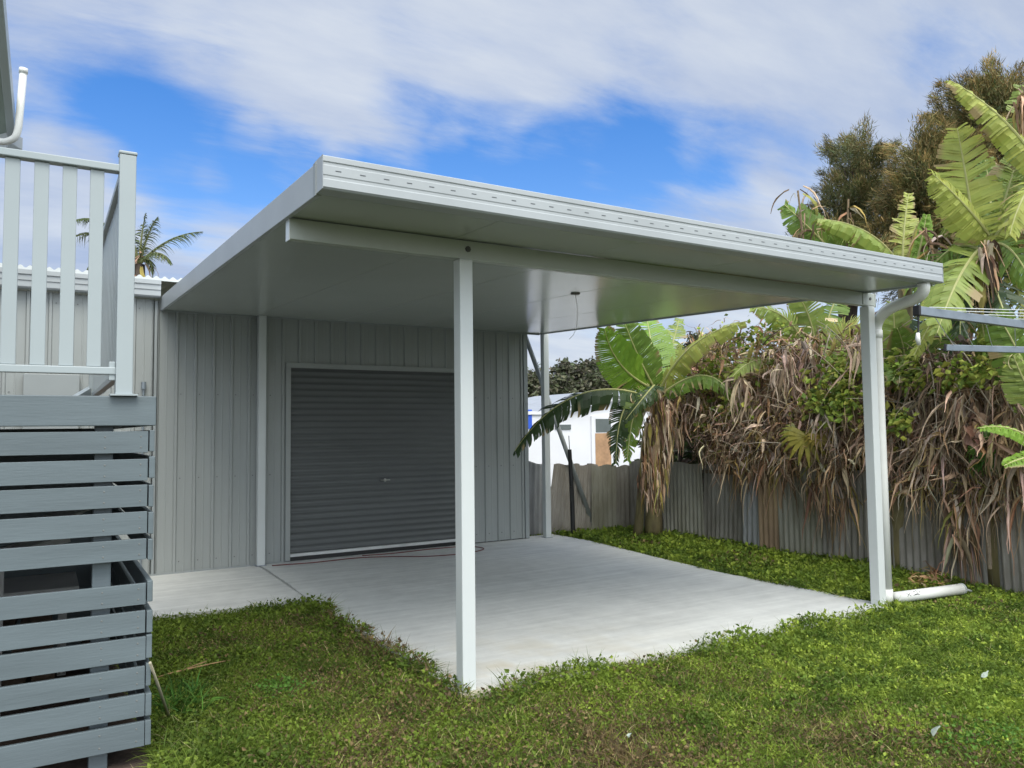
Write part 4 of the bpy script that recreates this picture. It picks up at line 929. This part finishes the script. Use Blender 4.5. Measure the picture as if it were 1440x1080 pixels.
def make_grass(N, kind):
    x = rg.uniform(-2.7, 6.2, N*8); y = rg.uniform(-3.2, 5.6, N*8)
    dx_ = x-CAM[0]; dy_ = y-CAM[1]; f2 = np.array([math.sin(YAW), math.cos(YAW)]); z = dx_*f2[0]+dy_*f2[1]; s = dx_*f2[1]-dy_*f2[0]
    ok = (z > 2.9) & (np.abs(s) < z*.80+.35)
    over = (y < -.12+.07*np.clip(vnoise(x, y, 3.3, 21)-.3, 0, 1)*1.6*(x < 3.2)) | ((x < -.06+.09*np.clip(vnoise(x, y, 3.7, 22)-.3, 0, 1)) & (y < 3.0)) | ((x > 4.05-.07*np.clip(vnoise(x, y, 3.9, 23)-.35, 0, 1)) & (y > .2) & (y < 2.2))
    ok &= ~(inpoly(x, y, SLAB) & ~over) & ~inpoly(x, y, PATH) & ~((x < -1.72) & (y > -.25)) & ~((x < .1) & (y > 3.03+.01*np.sin(x*20))) & ~((x < -1.8) & (y > -.8) & (vnoise(x, y, 6, 9) > .35)) & (x < 5.95)
    ok &= ~((x > 5.58) & (y > 4.6))
    p = np.clip((4.4/z)**1.6, .15, 1); ok &= rg.random(len(x)) < p
    x, y, z = x[ok][:N], y[ok][:N], z[ok][:N]; n = len(x)
    d = dryness(x, y); cl_ = vnoise(x, y, 4.5, 1); c2_ = vnoise(x, y, 13, 2)
    keep = rg.random(n) > d*.55*(kind == 'leaf')+d*.25
    x, y, z, d, cl_, c2_ = [a[keep] for a in (x, y, z, d, cl_, c2_)]; n = len(x)
    P = np.stack([x, y, np.where(inpoly(x, y, SLAB), -.004, -.045)], 1); fars = np.clip(z/5, 1, 2.2)
    green = np.array([(.135, .205, .034)]); dark = np.array([(.062, .11, .02)]); lime = np.array([(.30, .39, .07)]); tan = np.array([(.22, .17, .10)]); brn = np.array([(.10, .075, .05)])
    t = np.clip(cl_*1.3-.2+rg.normal(0, .22, n), 0, 1)[:, None]; right = np.clip((x-y*.5-.0)/4+.25, 0, 1)[:, None]
    C = dark*(1-t)+green*t; u = ((c2_ > .55)*rg.random(n)*.9)[:, None]*(.35+.65*right); C = C*(1-u)+lime*u
    C = C*(1+.35*right*rg.random((n, 1)))
    dm = (rg.random(n) < d*.85)[:, None]; C = np.where(dm, np.where(rg.random((n, 1)) < .45, tan, brn), C); straw = ((rg.random(n) < .03) & (kind == 'blade'))[:, None]; C = np.where(straw, np.array([(.42, .40, .24)]), C)
    C = C*rg.uniform(.75, 1.25, (n, 1))*np.array([1.28, 1.2, .95])
    # taller growth on slab edges
    edge = np.zeros(n)
    for i in range(len(SLAB)):
        a = np.array(SLAB[i]); b = np.array(SLAB[(i+1) % len(SLAB)])
        if a[1] > 5.2 and b[1] > 5.2: continue
        ab = b-a; tt = np.clip(((x-a[0])*ab[0]+(y-a[1])*ab[1])/(ab@ab), 0, 1); dd = np.hypot(x-a[0]-tt*ab[0], y-a[1]-tt*ab[1]); edge = np.maximum(edge, np.exp(-(dd/.13)**2))
    a = np.array((-1.7, 3.1)); edge = np.maximum(edge, np.exp(-((y-3.08)/.1)**2)*(x < 0))
    tall = .75+.6*vnoise(x, y, 5.5, 31)**1.5+.35*vnoise(x, y, 17, 32)+edge*1.1*vnoise(x, y, 5, 8)+.8*np.clip((x-4.4)/1, 0, 1)*(y > .2)*vnoise(x, y, 2.2, 4)
    tall += .7*(x > 4.3)*(y > .1)
    tall += 1.6*np.exp(-(((x+1.55)/.28)**2))*(y < -.0)*vnoise(x, y, 5, 12)
    if kind == 'blade':
        an = rg.uniform(0, 2*np.pi, n); til = rg.uniform(.3, 1.6, n); D = np.stack([np.cos(an)*til, np.sin(an)*til, np.ones(n)], 1)
        return ribbons(P, D, rg.uniform(.035, .095, n)*tall, rg.uniform(.0032, .0068, n)*fars, 3, .22, .12, .2, C, .15, cross=2)
    P[:, 2] += rg.uniform(.012, .042, n)*tall*1.1
    V, Fs, CC = leafcloud(P, rg.uniform(.009, .024, n)*(.7+.7*vnoise(x, y, 2.7, 41))*fars*np.sqrt(tall), C*1.0, -.25, .7); return V, Fs, CC
m = MB(); m.add(*make_grass(230000, 'blade')); desc(m.build('grass', GRASSM), 'short mixed green and dry lawn grass blades', 'grass', kind='stuff')
m = MB(); m.add(*make_grass(140000, 'leaf')); desc(m.build('clover', GRASSM), 'small round clover and weed leaves mixed into the lawn', 'clover', kind='stuff')
# weeds by the deck corner
wd = thing('weed', at(245, 985, 'z', 0), 'lush green weed clump at the foot of the slatted screen corner', 'weed')
P = np.array([at(rg.uniform(225, 285), rg.uniform(975, 1010), 'z', -.03) for _ in range(320)]); D = rg.normal(0, .6, (320, 3)); D[:, 2] = 1
MB().add(*ribbons(P, D, rg.uniform(.08, .2, 320), rg.uniform(.006, .014, 320), 5, .22, .1, .2, palette(320, [(.07, .17, .03), (.12, .24, .04), (.05, .12, .02)], None, .2), .2)).build('leaves', GRASSM, wd)
wd = thing('weed', at(280, 1050, 'z', 0), 'pale yellow green grass tuft lower left with long arching blades', 'weed')
P = np.array([at(rg.uniform(228, 310), rg.uniform(1010, 1080), 'z', -.03) for _ in range(260)]); D = rg.normal(0, .8, (260, 3)); D[:, 2] = 1
MB().add(*ribbons(P, D, rg.uniform(.08, .22, 260), rg.uniform(.004, .009, 260), 6, .3, .12, .2, palette(260, [(.20, .26, .06), (.30, .33, .13), (.12, .2, .04)], None, .2), .2)).build('leaves', GRASSM, wd)
for (px, py, n, s_, lab) in ((395, 966, 110, 1., 'bright green clover patch in the middle of the left lawn'), (1395, 1040, 220, 1.6, 'bright green clover patch at the lower right corner')):
    wd = thing('clover_patch', at(px, py, 'z', 0), lab, 'clover'); c = at(px, py, 'z', 0)
    P = c+rg.normal(0, .10*s_, (n*3, 3))*np.array([1, 1, 0]); P[:, 2] = rg.uniform(-.01, .02, n*3)
    MB().add(*leafcloud(P, rg.uniform(.014, .026, n*3), palette(n*3, [(.09, .20, .03), (.13, .25, .04)], None, .15), -.3, .8)).build('leaves', GRASSM, wd)
for (px, py, lab) in ((1382, 955, 'pale grey green leaf lying on the lawn at the right'), (1313, 1032, 'silvery leaf scrap on the lawn near the lower right corner'), (882, 1036, 'tiny white petal on the lawn at bottom centre')):
    c = at(px, py, 'z', .02); s = .05 if px != 882 else .018
    desc(MB().add(*ribbons(np.array([c]), np.array([[1, .3, .1]]), s*2, s, 4, .02, .1, .4, (.42, .48, .42), .4)).build('fallen_leaf', FOLM), lab, 'leaf')

# ------------------------------------------------------------------ world & light
w = bpy.data.worlds.new('World'); S.world = w; w.use_nodes = True; nt = w.node_tree; L = nt.links.new
bg = nt.nodes['Background']; bg.inputs['Strength'].default_value = .10
SUN_EL, SUN_AZ = math.radians(56), math.radians(190)     # azimuth from +Y clockwise: behind the camera
sky = nd(nt, 'ShaderNodeTexSky', sky_type='NISHITA'); sky.sun_disc = False; sky.sun_elevation = SUN_EL; sky.sun_rotation = SUN_AZ
sky.air_density = 1.3; sky.dust_density = .3; sky.ozone_density = 2.5
hs_ = nd(nt, 'ShaderNodeHueSaturation'); hs_.inputs['Saturation'].default_value = 1.42; hs_.inputs['Value'].default_value = 1.08; tint = nd(nt, 'ShaderNodeMix', data_type='RGBA', blend_type='MULTIPLY'); tint.inputs['Factor'].default_value = 1; L(sky.outputs[0], tint.inputs[6]); tint.inputs[7].default_value = (1.0, .91, 1.0, 1); L(tint.outputs[2], hs_.inputs['Color'])
tc = nd(nt, 'ShaderNodeTexCoord'); sp = nd(nt, 'ShaderNodeSeparateXYZ'); L(tc.outputs['Generated'], sp.inputs[0])
zc = nd(nt, 'ShaderNodeMath', operation='MAXIMUM'); L(sp.outputs['Z'], zc.inputs[0]); zc.inputs[1].default_value = 0.
za = nd(nt, 'ShaderNodeMath', operation='ADD'); L(zc.outputs[0], za.inputs[0]); za.inputs[1].default_value = .22
dvx = nd(nt, 'ShaderNodeMath', operation='DIVIDE'); L(sp.outputs['X'], dvx.inputs[0]); L(za.outputs[0], dvx.inputs[1])
dvy = nd(nt, 'ShaderNodeMath', operation='DIVIDE'); L(sp.outputs['Y'], dvy.inputs[0]); L(za.outputs[0], dvy.inputs[1])
cv = nd(nt, 'ShaderNodeCombineXYZ'); L(dvx.outputs[0], cv.inputs[0]); L(dvy.outputs[0], cv.inputs[1])
n1 = nd(nt, 'ShaderNodeTexNoise', Scale=1.1, Detail=7., Roughness=.5, Distortion=.3); L(cv.outputs[0], n1.inputs['Vector'])
mpw = nd(nt, 'ShaderNodeMapping'); mpw.inputs['Rotation'].default_value = (0, 0, math.radians(35)); mpw.inputs['Scale'].default_value = (.55, 1.5, 1); L(cv.outputs[0], mpw.inputs[0])
n2 = nd(nt, 'ShaderNodeTexNoise', Scale=4.2, Detail=8., Roughness=.62, Distortion=.3); L(mpw.outputs[0], n2.inputs['Vector'])
def mul(a, v):
    x = nd(nt, 'ShaderNodeMath', operation='MULTIPLY'); L(a, x.inputs[0]); x.inputs[1].default_value = v; return x.outputs[0]
def add(a, b):
    x = nd(nt, 'ShaderNodeMath', operation='ADD'); L(a, x.inputs[0])
    if isinstance(b, float): x.inputs[1].default_value = b
    else: L(b, x.inputs[1])
    return x.outputs[0]
dens = add(mul(n1.outputs['Fac'], 1.0), mul(n2.outputs['Fac'], .85)); dens = add(dens, -.24)
def lobe(px, py, width, amp):
    d = unit(ray(px, py)); dot = nd(nt, 'ShaderNodeVectorMath', operation='DOT_PRODUCT'); L(tc.outputs['Generated'], dot.inputs[0]); dot.inputs[1].default_value = tuple(d)
    mr = nd(nt, 'ShaderNodeMapRange', interpolation_type='SMOOTHSTEP'); mr.inputs['From Min'].default_value = math.cos(width); mr.inputs['From Max'].default_value = 1.; L(dot.outputs['Value'], mr.inputs['Value'])
    return mul(mr.outputs[0], amp)
for px, py, wd_, amp in ((240, 225, .13, -.30), (420, 245, .11, -.24), (560, 215, .10, -.24), (700, 235, .12, -.32), (840, 238, .12, -.32), (960, 245, .11, -.26), (1070, 245, .10, -.18), (60, 100, .16, -.10), (160, 150, .10, -.10), (60, 240, .10, -.06), (130, 30, .14, .14), (330, 120, .10, .08), (110, 300, .10, .14), (330, 300, .12, .06), (180, 330, .12, .10), (480, 150, .08, .12), (350, 190, .035, .14), (300, 255, .03, .12), (150, 200, .04, .12), (480, 215, .03, .12), (630, 200, .03, .14), (770, 215, .03, .10), (1080, 250, .12, -.10), (230, 120, .14, -.08),
                     (600, 60, .26, .22), (900, 110, .26, .18), (1250, 60, .3, .2), (1150, 160, .16, .1), (80, 330, .14, .26), (850, 520, .3, .2), (380, 60, .14, .12), (100, 210, .06, .14), (1050, 310, .08, .2), (330, 330, .06, .1)):
    dens = add(dens, lobe(px, py, wd_, amp))
ybk = nd(nt, 'ShaderNodeMapRange', interpolation_type='SMOOTHSTEP'); ybk.inputs['From Min'].default_value = .25; ybk.inputs['From Max'].default_value = -.3; L(sp.outputs['Y'], ybk.inputs['Value'])
xbk = nd(nt, 'ShaderNodeMapRange', interpolation_type='SMOOTHSTEP'); xbk.inputs['From Min'].default_value = -.35; xbk.inputs['From Max'].default_value = -.75; L(sp.outputs['X'], xbk.inputs['Value'])
dens = add(dens, mul(ybk.outputs[0], .45)); dens = add(dens, mul(xbk.outputs[0], .4))  # extra cloud added out of view, behind and left, for more neutral light
mr = nd(nt, 'ShaderNodeMapRange', interpolation_type='SMOOTHSTEP'); mr.inputs['From Min'].default_value = .34; mr.inputs['From Max'].default_value = .92; L(dens, mr.inputs['Value'])
n3 = nd(nt, 'ShaderNodeTexNoise', Scale=1.9, Detail=7., Roughness=.58); L(mpw.outputs[0], n3.inputs['Vector'])
cr = nd(nt, 'ShaderNodeValToRGB'); L(n3.outputs['Fac'], cr.inputs[0]); e = cr.color_ramp.elements
e[0].position = .35; e[0].color = (.50, .60, .82, 1); e[1].position = .65; e[1].color = (.82, .88, .96, 1)
cs = nd(nt, 'ShaderNodeVectorMath', operation='SCALE'); L(cr.outputs[0], cs.inputs[0]); cs.inputs['Scale'].default_value = 5.3
mx = nd(nt, 'ShaderNodeMix', data_type='RGBA'); L(mul(mr.outputs[0], .93), mx.inputs['Factor']); L(hs_.outputs[0], mx.inputs[6]); L(cs.outputs[0], mx.inputs[7]); 
# light boost added to unseen sky: strong sunward, slight low down behind the viewer
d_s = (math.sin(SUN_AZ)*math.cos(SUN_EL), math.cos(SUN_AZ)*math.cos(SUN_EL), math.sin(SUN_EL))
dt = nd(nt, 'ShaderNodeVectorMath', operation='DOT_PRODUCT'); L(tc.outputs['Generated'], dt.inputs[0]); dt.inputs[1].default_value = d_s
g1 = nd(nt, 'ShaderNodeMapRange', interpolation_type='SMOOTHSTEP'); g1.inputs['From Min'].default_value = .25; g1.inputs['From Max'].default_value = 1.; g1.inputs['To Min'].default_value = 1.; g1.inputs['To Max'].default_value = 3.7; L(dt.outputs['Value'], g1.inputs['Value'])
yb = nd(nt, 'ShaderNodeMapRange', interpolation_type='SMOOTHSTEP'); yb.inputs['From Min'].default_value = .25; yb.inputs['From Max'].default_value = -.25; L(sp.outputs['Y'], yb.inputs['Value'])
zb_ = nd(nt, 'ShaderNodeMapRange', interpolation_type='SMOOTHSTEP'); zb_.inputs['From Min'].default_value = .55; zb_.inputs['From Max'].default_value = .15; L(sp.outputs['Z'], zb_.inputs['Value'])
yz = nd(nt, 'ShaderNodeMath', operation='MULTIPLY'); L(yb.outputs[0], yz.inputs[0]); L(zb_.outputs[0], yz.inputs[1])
low_boost = add(mul(yz.outputs[0], .15), 1.); fac = nd(nt, 'ShaderNodeMath', operation='MULTIPLY'); L(g1.outputs[0], fac.inputs[0]); L(low_boost, fac.inputs[1])
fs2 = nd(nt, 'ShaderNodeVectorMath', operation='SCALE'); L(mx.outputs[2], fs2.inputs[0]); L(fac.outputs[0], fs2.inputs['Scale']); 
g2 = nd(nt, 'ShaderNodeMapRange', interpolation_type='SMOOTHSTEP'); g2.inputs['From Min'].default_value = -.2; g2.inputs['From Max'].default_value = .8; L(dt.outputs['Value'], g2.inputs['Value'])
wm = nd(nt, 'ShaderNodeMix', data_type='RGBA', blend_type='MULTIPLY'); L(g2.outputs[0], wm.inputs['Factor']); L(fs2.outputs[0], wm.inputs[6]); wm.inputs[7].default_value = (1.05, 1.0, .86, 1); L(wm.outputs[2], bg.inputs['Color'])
sd = bpy.data.lights.new('sun', 'SUN'); sd.energy = 1.45; sd.angle = math.radians(34); sd.color = (1, .95, .82)
so = bpy.data.objects.new('sun', sd); COL.objects.link(so)
sv = Vector((math.sin(SUN_AZ)*math.cos(SUN_EL), math.cos(SUN_AZ)*math.cos(SUN_EL), math.sin(SUN_EL)))
so.rotation_euler = sv.to_track_quat('Z', 'Y').to_euler(); so.location = (0, -5, 12)
S.view_settings.view_transform = 'Standard'; S.view_settings.look = 'None'; S.view_settings.exposure = .74; S.view_settings.gamma = 1
S.cycles.max_bounces = 8; S.cycles.diffuse_bounces = 4; S.cycles.use_denoising = True
